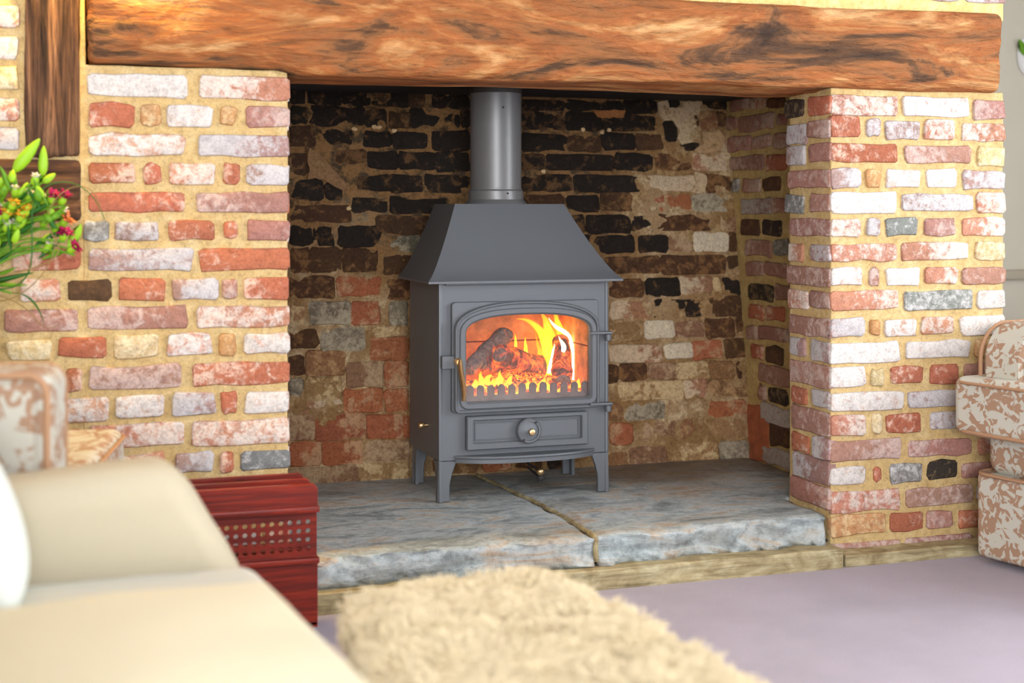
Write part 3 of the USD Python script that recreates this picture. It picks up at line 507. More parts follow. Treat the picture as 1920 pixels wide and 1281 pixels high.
timber('beam', bxl, bxr, 3.735, 4.02, 1.426, 1.674, 'x', .012, M_BEAM, 'long rough-hewn oak beam spanning the fireplace', 'beam', 21, .02, .016, hewn)
def fit(px0, px1, Y): return onY(px0, 300, Y)[0], onY(px1, 300, Y)[0]
p0, p1 = fit(48, 152, 3.765); zb = onY(100, 294, 3.765)[2]
timber('post', p0, p1, 3.762, 3.90, zb, 2.36, 'z', .011, M_POST, 'dark weathered upright timber left of the beam', 'post', 31, .010, .007)
z0, z1 = onY(75, 414, 3.765)[2], onY(75, 298, 3.765)[2]
timber('rail', -.55, p1, 3.765, 3.90, z0, z1, 'x', .005, M_RAIL, 'short dark horizontal timber under the upright post', 'timber', 33, .012, .015)

# ------------------------------------------------------------------ hearth slabs
HZ = .145
hearth = thing('hearth', 'raised hearth of thick grey stone slabs under the stove', 'hearth', kind='structure')
def slab(pts, name, seed, z0=.058, z1=HZ, brown=None):
    mf = manifold3d.CrossSection([np.asarray(pts, float)]) if Polygon(pts).exterior.is_ccw else manifold3d.CrossSection([np.asarray(pts, float)[::-1]])
    mm = manifold3d.Manifold.extrude(mf, z1 - z0).translate([0, 0, z0]).refine_to_length(.022).to_mesh()
    V = np.array(mm.vert_properties[:, :3], float); m = trimesh.Trimesh(V, mm.tri_verts, process=False); n = m.vertex_normals
    side = 1 - sstep(.0, .03, Polygon(pts).exterior.distance(Point(0, 0)) * 0 + np.array([Polygon(pts).exterior.distance(Point(p[0], p[1])) for p in V]))
    d = fbm(V * [1, 1, 1.6], 16, 4, seed)
    V[:, 1] -= d * .075 * side * sstep(3.95, 3.80, V[:, 1]); V[:, 0] += fbm(V, 22, 3, seed + 5) * .02 * side
    top = V[:, 2] > z1 - .01; V[:, 2] += np.where(top, fbm(V, 5, 4, seed + 2) * .010 - side * .008 * (1 + 2 * fbm(V, 30, 2, seed)), 0)
    m.vertices = V; e = fbm(V, 4, 3, seed + 7)
    w = sstep(4.15, 4.5, V[:, 1] + e * .5) * sstep(1.65, 2.0, V[:, 0] + e * .4) * .85 + .35 * sstep(.05, .25, e) + sstep(4.3, 4.6, V[:, 1] + e * .4) * .35
    prim(name, m, M_SLATE, hearth, smooth=35 if False else True, attrs={'tint': np.tile(srgb(108, 84, 52), (len(V), 1)), 'wash': np.clip(w * .62 + fbm(V, 12, 3, seed + 20) * .5 * (w > .2), 0, .8)})
H = lambda px, py: onZ(px, py, HZ)[:2]
j0, j1, j2, j3 = H(930, 905), H(1010, 942), H(1072, 975), H(1117, 1004)
j0b = j0 + (j0 - j1) * .9
g = np.array([.006, .0])
slab([(.60, 3.735), (1.0, 3.75), (j3[0] - .006, j3[1] - .004), j2 - g, j1 - g, j0 - g, (j0b[0] - .006, 4.80), (.45, 4.80), (.45, 4.31), (.632, 4.29), (.632, 3.80)], 'slab', 51)
e0, e1, e2 = H(1340, 982), H(1520, 968), H(1562, 955)
slab([j3 + g, e0, e1, (PX0 - .03, 3.755), (PX0 - .006, 3.80), (PX0 - .006, WY + RD + .01), (IX, WY + RD + .01), (IX, 4.80), (j0b[0] + .006, 4.80), j0 + g, j1 + g, j2 + g], 'slab', 57)
jt = [(*p, HZ - .006) for p in (j0b, j0, j1, j2, j3)]
jt = np.array(jt + [(j3[0], j3[1] + .002, .12), (j3[0] + .002, j3[1] + .002, .07)]); jl = np.r_[0, np.cumsum(np.linalg.norm(np.diff(jt, axis=0), axis=1))]
jm = tube(np.stack([np.interp(np.linspace(0, jl[-1], 60), jl, jt[:, k]) for k in range(3)], 1), .008, 8)
jm.vertices += np.stack([fbm(jm.vertices, 40, 3, k) for k in range(3)], 1) * .008
prim('joint_mortar', jm, M_SILL, hearth, smooth=True, label='sandy mortar in the joint between slabs')
m = fine_box(.60, 2.45, 3.80, 4.80, 0, .062, .2, .0, 4, 3); prim('bed', m, M_DARKIRON, hearth)

# ------------------------------------------------------------------ stove
X0, X1, YF, YB, ZB, ZT = 1.180, 1.752, 4.30, 4.665, .274, .834
stove = thing('stove', 'dark grey cast iron wood burning stove with canopy and flue pipe', 'stove')
Mf = manifold3d.Manifold
DY = 4.276
def sp(px, py, Y=DY): q = onY(px, py, Y); return q[0], q[2]
zz = lambda zx, zy: sp(840 + zx / 5.823, 560 + zy / 5.823)
dl, dt = zz(50, 40); dr, dt2 = zz(1655, 15); db = zz(60, 1260)[1]; dt = (dt + dt2) / 2
def arch(xl, xr, zb, zs, za, p=2.4, r=.012, n=28):
    t = np.linspace(-1, 1, n); pts = [(xl + r, zb), (xr - r, zb)] + [(xr - r + r * math.sin(a), zb + r - r * math.cos(a)) for a in np.linspace(.3, 1.57, 5)]
    xm, hw = (xl + xr) / 2, (xr - xl) / 2
    for a in np.linspace(0, math.pi, n):
        c, s = math.cos(a), math.sin(a); pts.append((xm + hw * np.sign(c) * abs(c) ** (2 / p), zs + (za - zs) * abs(s) ** (2 / p)))
    pts += [(xl + r - r * math.sin(a), zb + r - r * math.cos(a)) for a in np.linspace(1.57, .3, 5)]
    return Polygon(pts).buffer(0)
ol, orr = zz(200, 700)[0], zz(1555, 700)[0]; ob = (zz(200, 1130)[1] + zz(1545, 1085)[1]) / 2; osp = (zz(200, 380)[1] + zz(1555, 360)[1]) / 2; oa = zz(950, 172)[1]
hole = arch(ol, orr, ob, osp, oa, 2.5, .006)
fo = arch(zz(68, 800)[0], zz(1648, 800)[0], db, (zz(65, 340)[1] + zz(1648, 330)[1]) / 2, zz(900, 22)[1] , 2.3, .016)
outer = Mf.cube([X1 - X0, YB - YF, ZT - ZB]).translate([X0, YF, ZB])
cav = Mf.cube([.49, .30, .365]).translate([1.222, YF + .012, .432]) + Mf.cube([orr - ol + .03, .08, oa - ob + .024]).translate([ol - .015, YF - .02, ob - .012])
mm = (outer - cav).to_mesh(); body = trimesh.Trimesh(mm.vert_properties[:, :3], mm.tri_verts)
prim('body', body, M_STOVE, stove)
for xa, xb in ((X0 - .001, X0 + .012), (X1 - .012, X1 + .001)): prim('front_edge', rb(xa, xb, YF - .004, YF + .02, ZB, ZT, .005, .3), M_STOVE, stove, smooth=40)
# canopy
def ringq(t):
    f = t ** .78; x0, x1 = 1.135 + (1.262 - 1.135) * f, 1.785 + (1.636 - 1.785) * f; y0, y1 = 4.252 + (4.40 - 4.252) * f, 4.652
    return [(x0, y0), (x1, y0), (x1, y1), (x0, y1)]
lev = [(0, ZT), (0, ZT + .007)] + [(t, ZT + .007 + (1.083 - ZT - .007) * t) for t in np.linspace(0, 1, 15)[1:]]
V = [(x, y, z) for t, z in lev for x, y in ringq(t)]; Fc = []
for k in range(len(lev) - 1):
    for c in range(4):
        a, b = k * 4 + c, k * 4 + (c + 1) % 4; Fc += [[a, b, b + 4], [a, b + 4, a + 4]]
n = len(V); Fc += [[0, 2, 1], [0, 3, 2], [n - 4, n - 3, n - 2], [n - 4, n - 2, n - 1]]
prim('canopy', trimesh.Trimesh(V, Fc), M_STOVE, stove, smooth=35)
ns = rb(X0 + .02, X1 - .02, YF - .012, YF + .01, ZT - .008, ZT + .001, .003, .3); prim('canopy_lip', ns, M_STOVE, stove, smooth=40)
# flue
PC = (1.438, 4.52)
fl = lathe([(0, 1.083), (.104, 1.083), (.100, 1.090), (.0925, 1.098), (.0915, 1.126), (.089, 1.129), (.0865, 1.131), (.0865, 1.136), (.0855, 1.138), (.0855, 1.452), (.0, 1.452)], 64, (*PC, 0))
pipe = prim('flue_pipe', fl, M_PIPE, stove, smooth=30)
prim('flue_collar', lathe([(0, 1.45), (.0875, 1.45), (.0875, 1.49), (0, 1.49)], 48, (*PC, 0)), M_DARKIRON, stove, smooth=30)
for z in (1.118, 1.40):
    d = np.array([-.18, -.985]); prim('rivet', ell((PC[0] + .0905 * -.02 if z > 1.2 else PC[0] + .012, PC[1] - .0858 if z > 1.2 else PC[1] - .0915, z), (.0035, .0035, .0035), 1), M_DARKIRON, stove)
# door
door = prim('door', bevel_prism(rrect(dl, dr, db, dt, .012).difference(hole), YF - .001, YF - .016, .002), M_STOVE, stove, smooth=25)
prim('door_frame', bevel_prism(fo.difference(hole), YF - .015, YF - .024, .003), M_STOVE, door, smooth=25)
prim('frame_bead', bevel_prism(fo.buffer(-.0005).difference(fo.buffer(-.010)), YF - .023, YF - .033, .003), M_STOVE, door, smooth=25)
prim('frame_bead', bevel_prism(hole.buffer(.022).difference(hole.buffer(.003)), YF - .023, YF - .029, .003), M_STOVE, door, smooth=25)
M_GLASS = material('stove_glass', {'tr': ('transparent_bsdf', {'color': (.99, .98, .97)}), 'gl': ('glossy_bsdf', {'color': (1, 1, 1), 'roughness': 0.02}), 'fr': ('fresnel', {'IOR': 1.45}), 'mx': ('mix_closure', {}),
    'g': POS, 'n': ('noise_texture', {'scale': 16.0, 'detail': 4.0}), 'sx': ('separate_xyz', {}), 'mr': ('map_range', {'from_min': ob, 'from_max': ob + .075, 'to_min': .30, 'to_max': .015, 'clamp': True}),
    'mrx': ('map_range', {'from_min': ol, 'from_max': orr, 'to_min': 1.25, 'to_max': .25, 'clamp': True}), 'm0': ('math', {'math_type': 'multiply'}), 'm1': ('math', {'math_type': 'multiply'}), 'df': ('diffuse_bsdf', {'color': (.62, .56, .52)}), 'mh': ('mix_closure', {})},
    [('tr.BSDF', 'mx.closure1'), ('gl.BSDF', 'mx.closure2'), ('fr.fac', 'mx.fac'), ('g.position', 'n.vector'), ('g.position', 'sx.vector'), ('sx.z', 'mr.value'), ('sx.x', 'mrx.value'), ('mr.result', 'm0.value1'), ('mrx.result', 'm0.value2'), ('m0.value', 'm1.value1'), ('n.fac', 'm1.value2'),
     ('m1.value', 'mh.fac'), ('mx.closure', 'mh.closure1'), ('df.BSDF', 'mh.closure2')], 'mh.closure')
prim('door_glass', bevel_prism(hole.buffer(.008), YF - .004, YF - .008, .0008), M_GLASS, door, label='clear pane with a bloom of ash along its foot')
# hinges
for py in (624, 757):
    z = onY(1128, py, DY)[2]; xh0, xh1 = onY(1104, py, DY)[0], onY(1146, py, DY)[0]
    h = prim('hinge', rb(xh0, xh1, YF - .040, YF - .018, z - .0045, z + .0045, .003, .05), M_STOVE, stove, smooth=40)
    prim('hinge_pin', lathe([(0, 0), (.010, 0), (.011, .003), (.011, .020), (0, .023)], 20, (xh1 - .010, YF - .022, z - .026)), M_STOVE, h, smooth=30)
# latch and brass handle
x, z = sp(848, 680); lt = bevel_prism(rrect(*sorted((sp(829, 680)[0], sp(864, 680)[0])), sp(840, 693)[1], sp(840, 668)[1], .004), YF, YF - .022, .002); prim('latch', lt, M_STOVE, stove, smooth=25)
hy = YF - .045; ha, hb, hc = [onY(*p, hy) for p in ((862, 676), (866, 710), (869, 752))]
hd = tube(spline([ha + [0, 0, .004], ha, hb, hc], 14), np.interp(np.linspace(0, 1, 14), [0, .1, .6, 1], [.009, .0155, .0145, .011]), 10, flat=.55); prim('door_handle', hd, M_BRASS, stove, smooth=40, label='brass lever handle')
prim('handle_pivot', lathe([(0, 0), (.012, 0), (.012, .022), (.008, .026), (0, .026)], 20, (sp(857, 678)[0], YF - .02, sp(857, 678)[1]), '-y'), M_BRASS, stove, smooth=30)
# ash door
AYD = YF - .014
ax0, ax1 = onY(874, 810, AYD)[0], onY(1101, 810, AYD)[0]; az0 = (onY(876, 845, AYD)[2] + onY(1101, 832, AYD)[2]) / 2; az1 = (onY(876, 781, AYD)[2] + onY(1101, 771, AYD)[2]) / 2
ash = prim('ash_door', bevel_prism(rrect(ax0, ax1, az0, az1, .004), YF - .001, AYD + .002, .0015), M_STOVE, stove, smooth=25)
prim('panel_rim', bevel_prism(rrect(ax0, ax1, az0, az1, .004).difference(rrect(ax0 + .022, ax1 - .022, az0 + .022, az1 - .014, .002)), AYD + .003, AYD - .010, .003), M_STOVE, ash, smooth=25)
prim('panel_bead', bevel_prism(rrect(ax0 + .028, ax1 - .028, az0 + .028, az1 - .020, .002).difference(rrect(ax0 + .032, ax1 - .032, az0 + .032, az1 - .024, .002)), AYD + .003, AYD - .001, .001), M_STOVE, ash, smooth=25)
kx, _, kz = onY(992, 808, YF - .03)
kn = prim('air_control', lathe([(0, 0), (.036, 0), (.041, .004), (.041, .013), (.037, .017), (.031, .017), (.030, .013), (.018, .014), (.010, .018), (0, .018)], 36, (kx, YF - .02, kz), '-y'), M_STOVE, stove, smooth=30, label='round air control disc')
prim('control_knob', lathe([(0, 0), (.005, 0), (.005, .012), (.009, .016), (.011, .022), (.009, .028), (0, .031)], 20, (kx, YF - .036, kz), '-y'), M_BRASS, kn, smooth=30, label='small brass knob')
for k in range(2):
    a = (.9, 4.1)[k]; prim('notch', ell((kx + .034 * math.cos(a), YF - .037, kz + .034 * math.sin(a)), (.004, .003, .004), 1), M_DARKIRON, kn)
# bow-fronted ash lip
lx0, lx1 = onY(857, 858, YF - .02)[0], onY(1116, 850, YF - .02)[0]; lz = (onY(880, 856, YF - .03)[2] + onY(1100, 845, YF - .03)[2]) / 2
t = np.linspace(0, 1, 24); bow = [(lx0 + (lx1 - lx0) * u, YF - .004 - .058 * (1 - abs(2 * u - 1) ** 3.0)) for u in t]
lp = Polygon(bow + [(lx1, YF + .02), (lx0, YF + .02)])
lm = bevel_prism(lp, 0, .020, .0); lm = trimesh.creation.extrude_polygon(lp, .022, engine='earcut'); lm.apply_translation([0, 0, lz - .022])
lip = prim('ash_lip', lm, M_STOVE, stove, smooth=30)
prim('lip_edge', tube([(x, y, lz - .004) for x, y in bow], .0055, 8), M_STOVE, lip, smooth=40)
prim('skirt', rb(X0 + .05, X1 - .05, YF + .002, YF + .05, ZB - .002, ZB + .03, .004, .2), M_DARKIRON, stove, smooth=40)
# legs: angle-section legs, tapering with a curved inner edge
def leg(xo, sgn, y_o, ydir):
    zt = ZB + .004; w0, w1 = .062, .036
    zs = np.linspace(0, 1, 9); wz = w1 + (w0 - w1) * np.clip((zs - .35) / .65, 0, 1) ** 1.5
    zc = HZ + .002 + (zt - HZ - .002) * zs; flare = .004 * (1 - zs)
    outer_ = [(xo - sgn * .0 + sgn * f, z) for f, z in zip(flare, zc)]; inner_ = [(xo + sgn * -w, z) for w, z in zip(wz, zc)]
    P = Polygon(outer_ + inner_[::-1]); P = P if P.is_valid else P.buffer(0)
    ms = [bevel_prism(P, y_o + .012 if ydir > 0 else y_o, y_o if ydir > 0 else y_o - .012, .002)]
    # the leaf along the side
    outs = [(y_o - ydir * f, z) for f, z in zip(flare, zc)]; inns = [(y_o + ydir * w, z) for w, z in zip(wz * .95, zc)]
    P2 = Polygon(outs + inns[::-1]); P2 = P2 if P2.is_valid else P2.buffer(0)
    m2 = bevel_prism(P2, .0, -.012, .002); V = np.array(m2.vertices); xx = xo + (V[:, 1] + .012 if sgn < 0 else V[:, 1]) 
    V = np.stack([xx, V[:, 0], V[:, 2]], 1); m2 = trimesh.Trimesh(V, m2.faces); m2.fix_normals(); ms.append(m2)
    return cat(*ms)
for xo, sg in ((X0, -1), (X1, 1)):
    prim('leg', leg(xo, sg, YF, 1), M_STOVE, stove, smooth=25)
    prim('leg', leg(xo + (-sg) * .002, sg, YB - .03, -1), M_STOVE, stove, smooth=25)
q = onX(802, 797, X0)
prim('side_knob', lathe([(0, 0), (.004, 0), (.004, .012), (.009, .016), (.010, .022), (.008, .028), (0, .030)], 18, (X0, q[1], q[2]), '-x'), M_BRASS, stove, smooth=30, label='small brass knob on the side')
q1, q2 = onY(1013, 884, 4.36), onY(988, 868, 4.45); rod = prim('riddling_rod', tube([q2, q1], .004, 8), M_DARKIRON, stove, smooth=40)
prim('rod_ball', ell(q1, (.0135,) * 3, 3), M_BRASS, rod, smooth=True, label='brass ball end')
q1, q2 = onY(1013, 896, 4.40), onY(990, 877, 4.48); rod = prim('damper_rod', tube([q2, q1], .004, 8), M_DARKIRON, stove, smooth=40); prim('rod_ball', ell(q1, (.012,) * 3, 3), M_DARKIRON, rod, smooth=True)
# lining
for k, (a, b) in enumerate(((.452, .618), (.621, .785))):
    prim('fire_brick', rb(1.225, 1.71, 4.585, 4.612, a, b, .004, .1), M_FIREBRICK, stove, smooth=40)
    prim('fire_brick', rb(1.224, 1.248, 4.325, 4.583, a, b, .004, .1), M_FIREBRICK, stove, smooth=40)
    prim('fire_brick', rb(1.688, 1.710, 4.325, 4.583, a, b, .004, .1), M_FIREBRICK, stove, smooth=40)
prim('grate', rb(1.225, 1.71, 4.315, 4.60, .434, .452, .004, .1), M_DARKIRON, stove, smooth=40)
# toothed log guard behind the glass
gy = 4.318; teeth = []
gz0, gz1 = onY(990, 760, gy)[2], onY(990, 737, gy)[2]; gl, gr = 1.226, 1.708
for k in range(12):
    xc = onY(882 + 19.6 * k, 730, gy)[0]; zt = (onY(882, 722, gy)[2]) - RNG.uniform(0, .004)
    if gl < xc - .012 and xc + .012 < gr: teeth.append(Polygon([(xc - .0115, gz0), (xc + .0115, gz0), (xc + .0115, zt - .009), (xc - .0115, zt - .009)]).union(Point(xc, zt - .0115).buffer(.0115, quad_segs=6)))
gp = unary_union([rrect(gl, gr, gz0 - .012, gz1 - .003, .003)] + teeth)
prim('log_guard', bevel_prism(gp, gy + .008, gy, .0015), M_GRATE, stove, smooth=25)

# ------------------------------------------------------------------ fire
def ember(name, hot, dark, thr, strength, sc=40.0):
    return material(name, {'g': POS, 'n': ('noise_texture', {'scale': sc, 'detail': 4.0, 'roughness': 0.6, 'distortion': 0.6}), 'r': ('rgb_ramp', {'ramp': [(thr - .10, (0, 0, 0)), (thr, (.55, .045, .004)), (thr + .08, (1.0, .22, .01)), (thr + .2, hot)]}),
        'n2': ('noise_texture', {'scale': 90.0, 'detail': 4.0}), 'rc': ('rgb_ramp', {'ramp': [(.3, tuple(np.array(dark) * .35)), (.7, dark)]}), 'b': ('bump', {'strength': .8, 'distance': .004}),
        'p': ('principled_bsdf', {'roughness': .95, 'emission_strength': strength})},
        [('g.position', 'n.vector'), ('n.fac', 'r.fac'), ('r.color', 'p.emission_color'), ('g.position', 'n2.vector'), ('n2.fac', 'rc.fac'), ('rc.color', 'p.base_color'), ('n2.fac', 'b.height'), ('b.normal', 'p.normal')], 'p.BSDF')
M_BED = ember('ember_bed', (1.0, .72, .05), (.10, .04, .02), .42, 2.4 * FIRE, 42.0)
M_COAL = ember('glowing_coal', (1.0, .55, .03), (.12, .05, .03), .48, 1.8 * FIRE, 70.0)
M_LOGASH = ember('ashy_bark', (1.0, .30, .03), (.30, .22, .19), .66, 1.2 * FIRE, 26.0)
M_LOGRED = ember('glowing_log', (1.0, .32, .02), (.22, .10, .07), .52, 1.3 * FIRE, 24.0)
def flame_mat(name, c0, c1, s, a):
    return material(name, {'h': ('attribute', {'attribute': 'warmth'}), 'r': ('rgb_ramp', {'ramp': [(0, c0), (1, c1)]}), 'lw': ('layer_weight', {'blend': .35}), 'iv': ('math', {'math_type': 'subtract', 'value1': 1.0}),
        'm': ('math', {'math_type': 'multiply', 'value2': a}), 'ha': ('math', {'math_type': 'multiply'}), 'e': ('principled_bsdf', {'base_color': (0, 0, 0), 'specular_ior_level': 0.0, 'roughness': 1.0, 'emission_strength': s}), 't': ('transparent_bsdf', {}), 'mx': ('mix_closure', {})},
        [('h.fac', 'r.fac'), ('r.color', 'e.emission_color'), ('lw.facing', 'iv.value2'), ('iv.value', 'm.value1'), ('m.value', 'ha.value1'), ('h.fac', 'ha.value2'), ('ha.value', 'mx.fac'), ('t.BSDF', 'mx.closure1'), ('e.BSDF', 'mx.closure2')], 'mx.closure')
M_FLAME = flame_mat('flame_yellow', (1.0, .13, .005), (1.0, .62, .02), 5.0 * FIRE, 1.0)
M_CORE = flame_mat('flame_core', (1.0, .62, .10), (1.0, .95, .62), 9.0 * FIRE, 1.0)
M_VEIL = flame_mat('flame_veil', (1.0, .16, .006), (1.0, .40, .015), 3.2 * FIRE, .85)
fire = thing('fire', 'yellow and orange flames rising behind the stove glass', 'fire')
def flame(pts, mat, Y, flat=.55):
    P = spline([[*onY(x, y, Y + dy), r * 4.55 / F] for x, y, r, dy in pts], 26); P[:, 3] = np.maximum(P[:, 3], .0006)
    w = fbm(P[:, :3], 30, 3, int(pts[0][0])) * .012 * np.linspace(0, 1, 26); P[:, 0] += w
    m = tube(P[:, :3], P[:, 3], 12, flat=flat); h = np.concatenate([np.repeat(np.linspace(1, .25, 26), 12), [1, .2]])
    prim('flame', m, mat, fire, smooth=True, attrs={'warmth': h})
flame([(1034, 742, 9, 0), (1032, 700, 14, 0), (1026, 660, 17, 0), (1016, 625, 15, 0), (996, 605, 9, 0), (969, 598, 1, 0)], M_FLAME, 4.50)
flame([(1044, 690, 10, 0), (1036, 650, 20, 0), (1028, 620, 16, 0), (1022, 600, 10, 0), (1016, 588, 3, 0)], M_FLAME, 4.52)
flame([(1050, 660, 12, 0), (1052, 625, 14, 0), (1046, 605, 10, 0), (1040, 586, 4, 0)], M_FLAME, 4.53)
flame([(1076, 728, 3, 0), (1075, 690, 5, 0), (1073, 650, 6, 0), (1062, 625, 8, 0), (1046, 616, 8, 0), (1035, 607, 5, 0), (1029, 596, 1, 0)], M_CORE, 4.45)
flame([(1029, 700, 6, 0), (1033, 680, 5, 0), (1038, 658, 4, 0), (1040, 645, 1, 0)], M_CORE, 4.43)
flame([(1055, 660, 5, 0), (1057, 650, 8, 0), (1052, 638, 4, 0), (1049, 630, 1, 0)], M_CORE, 4.352)
flame([(1088, 745, 14, 0), (1090, 700, 17, 0), (1090, 655, 16, 0), (1084, 622, 12, 0), (1076, 594, 5, 0)], M_VEIL, 4.53)
flame([(1096, 740, 10, 0), (1098, 690, 14, 0), (1094, 640, 12, 0), (1088, 606, 5, 0)], M_VEIL, 4.50)
flame([(1018, 720, 10, 0), (1020, 690, 12, 0), (1030, 655, 14, 0), (1040, 620, 12, 0), (1046, 592, 4, 0)], M_VEIL, 4.54)
flame([(1070, 720, 14, 0), (1080, 660, 22, 0), (1070, 620, 18, 0), (1064, 588, 8, 0)], M_VEIL, 4.56)
flame([(985, 668, 7, 0), (986, 652, 6, 0), (984, 632, 1, 0)], M_FLAME, 4.50); flame([(967, 650, 5, 0), (967, 640, 4, 0), (966, 626, 1, 0)], M_FLAME, 4.50)
flame([(1006, 690, 10, 0), (1012, 660, 8, 0), (1006, 636, 3, 0), (1003, 620, 1, 0)], M_VEIL, 4.52)
for a in ([(900, 724, 5, 0), (903, 708, 6, 0), (900, 694, 4, 0), (903, 680, 1, 0)], [(930, 722, 6, 0), (938, 704, 6, 0), (937, 688, 3, 0), (940, 678, 1, 0)], [(954, 722, 5, 0), (955, 706, 5, 0), (957, 694, 1, 0)],
          [(1010, 728, 6, 0), (1016, 712, 6, 0), (1022, 698, 1, 0)], [(985, 728, 6, 0), (990, 714, 5, 0), (988, 704, 1, 0)], [(1086, 726, 4, 0), (1084, 712, 4, 0), (1086, 700, 1, 0)], [(888, 726, 6, 0), (892, 714, 6, 0), (889, 702, 1, 0)], [(924, 728, 9, 0), (926, 712, 8, 0), (930, 698, 2, 0)], [(944, 728, 9, 0), (947, 714, 8, 0), (945, 702, 2, 0)], [(968, 730, 8, 0), (972, 718, 7, 0), (970, 708, 1, 0)], [(1000, 731, 9, 0), (1003, 718, 8, 0), (1001, 708, 1, 0)], [(1024, 730, 8, 0), (1027, 716, 7, 0), (1029, 702, 2, 0)], [(916, 722, 5, 0), (914, 704, 6, 0), (922, 690, 1, 0)]): flame([(x, a[0][1] - (a[0][1] - y) * .62, r * 1.45, d) for x, y, r, d in a], M_FLAME, 4.365)
# ember bed: a mound of coals
ga, gb = np.linspace(1.25, 1.685, 60), np.linspace(4.335, 4.575, 34); A, B = np.meshgrid(ga, gb, indexing='ij'); P = np.stack([A.ravel(), B.ravel(), 0 * A.ravel()], 1)
P[:, 2] = .465 + .055 * np.sin(np.clip((P[:, 0] - 1.25) / .435, 0, 1) * np.pi) * np.sin(np.clip((P[:, 1] - 4.32) / .27, 0, 1) * np.pi) + fbm(P, 38, 4, 71) * .05
na, nb = A.shape; i = (np.arange(na - 1)[:, None] * nb + np.arange(nb - 1)[None]).ravel(); q = np.stack([i, i + nb, i + nb + 1, i + 1], 1)
prim('ember_bed', trimesh.Trimesh(P, np.vstack([q[:, [0, 1, 2]], q[:, [0, 2, 3]]]), process=False), M_BED, None, smooth=True, label='glowing yellow ember bed along the stove floor', cat='embers', kind='stuff')
co = []
for k in range(150):
    x, y = RNG.uniform(1.26, 1.675), RNG.uniform(4.335, 4.45); c = trimesh.creation.icosphere(1, 1.0); c.vertices *= 1 + RNG.normal(0, .16, (len(c.vertices), 1))
    c.apply_scale(RNG.uniform(.006, .013, 3)); c.apply_translation([x, y, .478 + .04 * math.sin((x - 1.25) / .435 * math.pi) * min(1, (y - 4.32) / .1) + RNG.uniform(0, .012)]); co.append(c)
prim('coals', cat(*co), M_COAL, None, label='loose glowing coals behind the toothed log guard', cat='coals', kind='stuff')
def log(pa, pb, ra, rb_, mat, name, label, seed, flat=1.0, endmat=None):
    n = 34; t = np.linspace(0, 1, n)[:, None]; P = pa * (1 - t) + pb * t; P = P + np.stack([fbm(P, 14, 2, seed + k) for k in range(3)], 1) * .014
    r = (ra * (1 - t) + rb_ * t)[:, 0]; r[0] *= .82; r[-1] *= .8
    m = tube(P, r, 22, flat=flat); nn = m.vertex_normals; st = fbm(m.vertices, 34, 4, seed + 9)
    m.vertices = m.vertices + nn * (st * .018)[:, None]
    lg = thing(name, label, 'log'); prim('bark', m, mat, lg, smooth=True)
    d = (pa - pb) / np.linalg.norm(pa - pb); e = trimesh.creation.cylinder(ra * .72, .010, sections=18); e.apply_transform(trimesh.geometry.align_vectors([0, 0, 1], d)); e.apply_translation(P[0] + d * .002)
    e.vertices += np.stack([fbm(e.vertices, 60, 2, k) for k in range(3)], 1) * .004
    prim('cut_end', e, endmat or M_LOGASH, lg, smooth=30)
log(onY(878, 694, 4.40), onY(948, 626, 4.50), .024, .031, M_LOGASH, 'log', 'grey ashy log leaning up to the left in the fire', 81)
log(onY(936, 664, 4.375), onY(1012, 690, 4.52), .033, .040, M_LOGRED, 'log', 'short glowing log lying across the middle of the fire', 83)
log(onY(1055, 712, 4.36), onY(1052, 634, 4.47), .035, .026, M_LOGRED, 'log', 'upright log ringed by white flame at the right of the fire', 85)
log(onY(905, 682, 4.42), onY(985, 690, 4.50), .024, .028, M_LOGRED, 'log', 'reddish log under the ashy one in the fire', 87)

# ------------------------------------------------------------------ magazine rack
rk = thing('magazine_rack', 'red mahogany magazine rack with pierced panel before the hearth', 'magazine rack')
rx1 = onY(596, 950, 3.50)[0]; rx0 = rx1 - .46; zt_ = .386
zA = [onY(590, p, 3.50)[2] for p in (948, 960, 1044, 1056)]
def rplank(name, y, z0, z1, r=.012, par=rk, x0=rx0, x1=rx1): return prim(name, bevel_prism(rrect(x0, x1, z0, z1, r), y + .012, y, .002), M_MAHOG, par, smooth=25)
for y, xs in ((3.50, 0), (3.575, -.004), (3.65, -.008)):
    rplank('top_rail', y, zA[1] - .006, zt_, .016, x1=rx1 + xs)
    rplank('bottom_rail', y, .035, zA[2] + .004, .004, x1=rx1 + xs)
pan = rrect(rx0 + .002, rx1 - .002, zA[2], zA[1], .001); hs = []
for c in range(18):
    for r_ in range(4):
        q = onY(578 - 16.9 * c, 979 + r_ * 16.9 + 1.45 * c, 3.50); hs.append(Point(q[0], q[2]).buffer(.0062, quad_segs=3))
hs = [h for h in hs if h.centroid.x > rx0 + .03]
prim('pierced_panel', bevel_prism(pan.difference(unary_union(hs)), 3.509, 3.503, .0008), M_MAHOG, rk, smooth=25)
for a, b in ((zA[1], zA[0]), (zA[3], zA[2])): prim('moulding', rb(rx0 - .003, rx1 + .003, 3.488, 3.514, a, b, .004, .2), M_MAHOG, rk, smooth=40)
for x in (rx0, rx1 - .012): prim('end_post', rb(x, x + .012, 3.512, 3.652, .035, .20, .003, .1), M_MAHOG, rk, smooth=40)
prim('base_board', rb(rx0, rx1, 3.50, 3.66, .030, .045, .003, .2), M_MAHOG, rk, smooth=40)
for x in (rx0 + .01, rx1 - .04):
    for y in (3.503, 3.63): prim('foot', rb(x, x + .03, y, y + .03, 0, .032, .004, .1), M_MAHOG, rk, smooth=40)

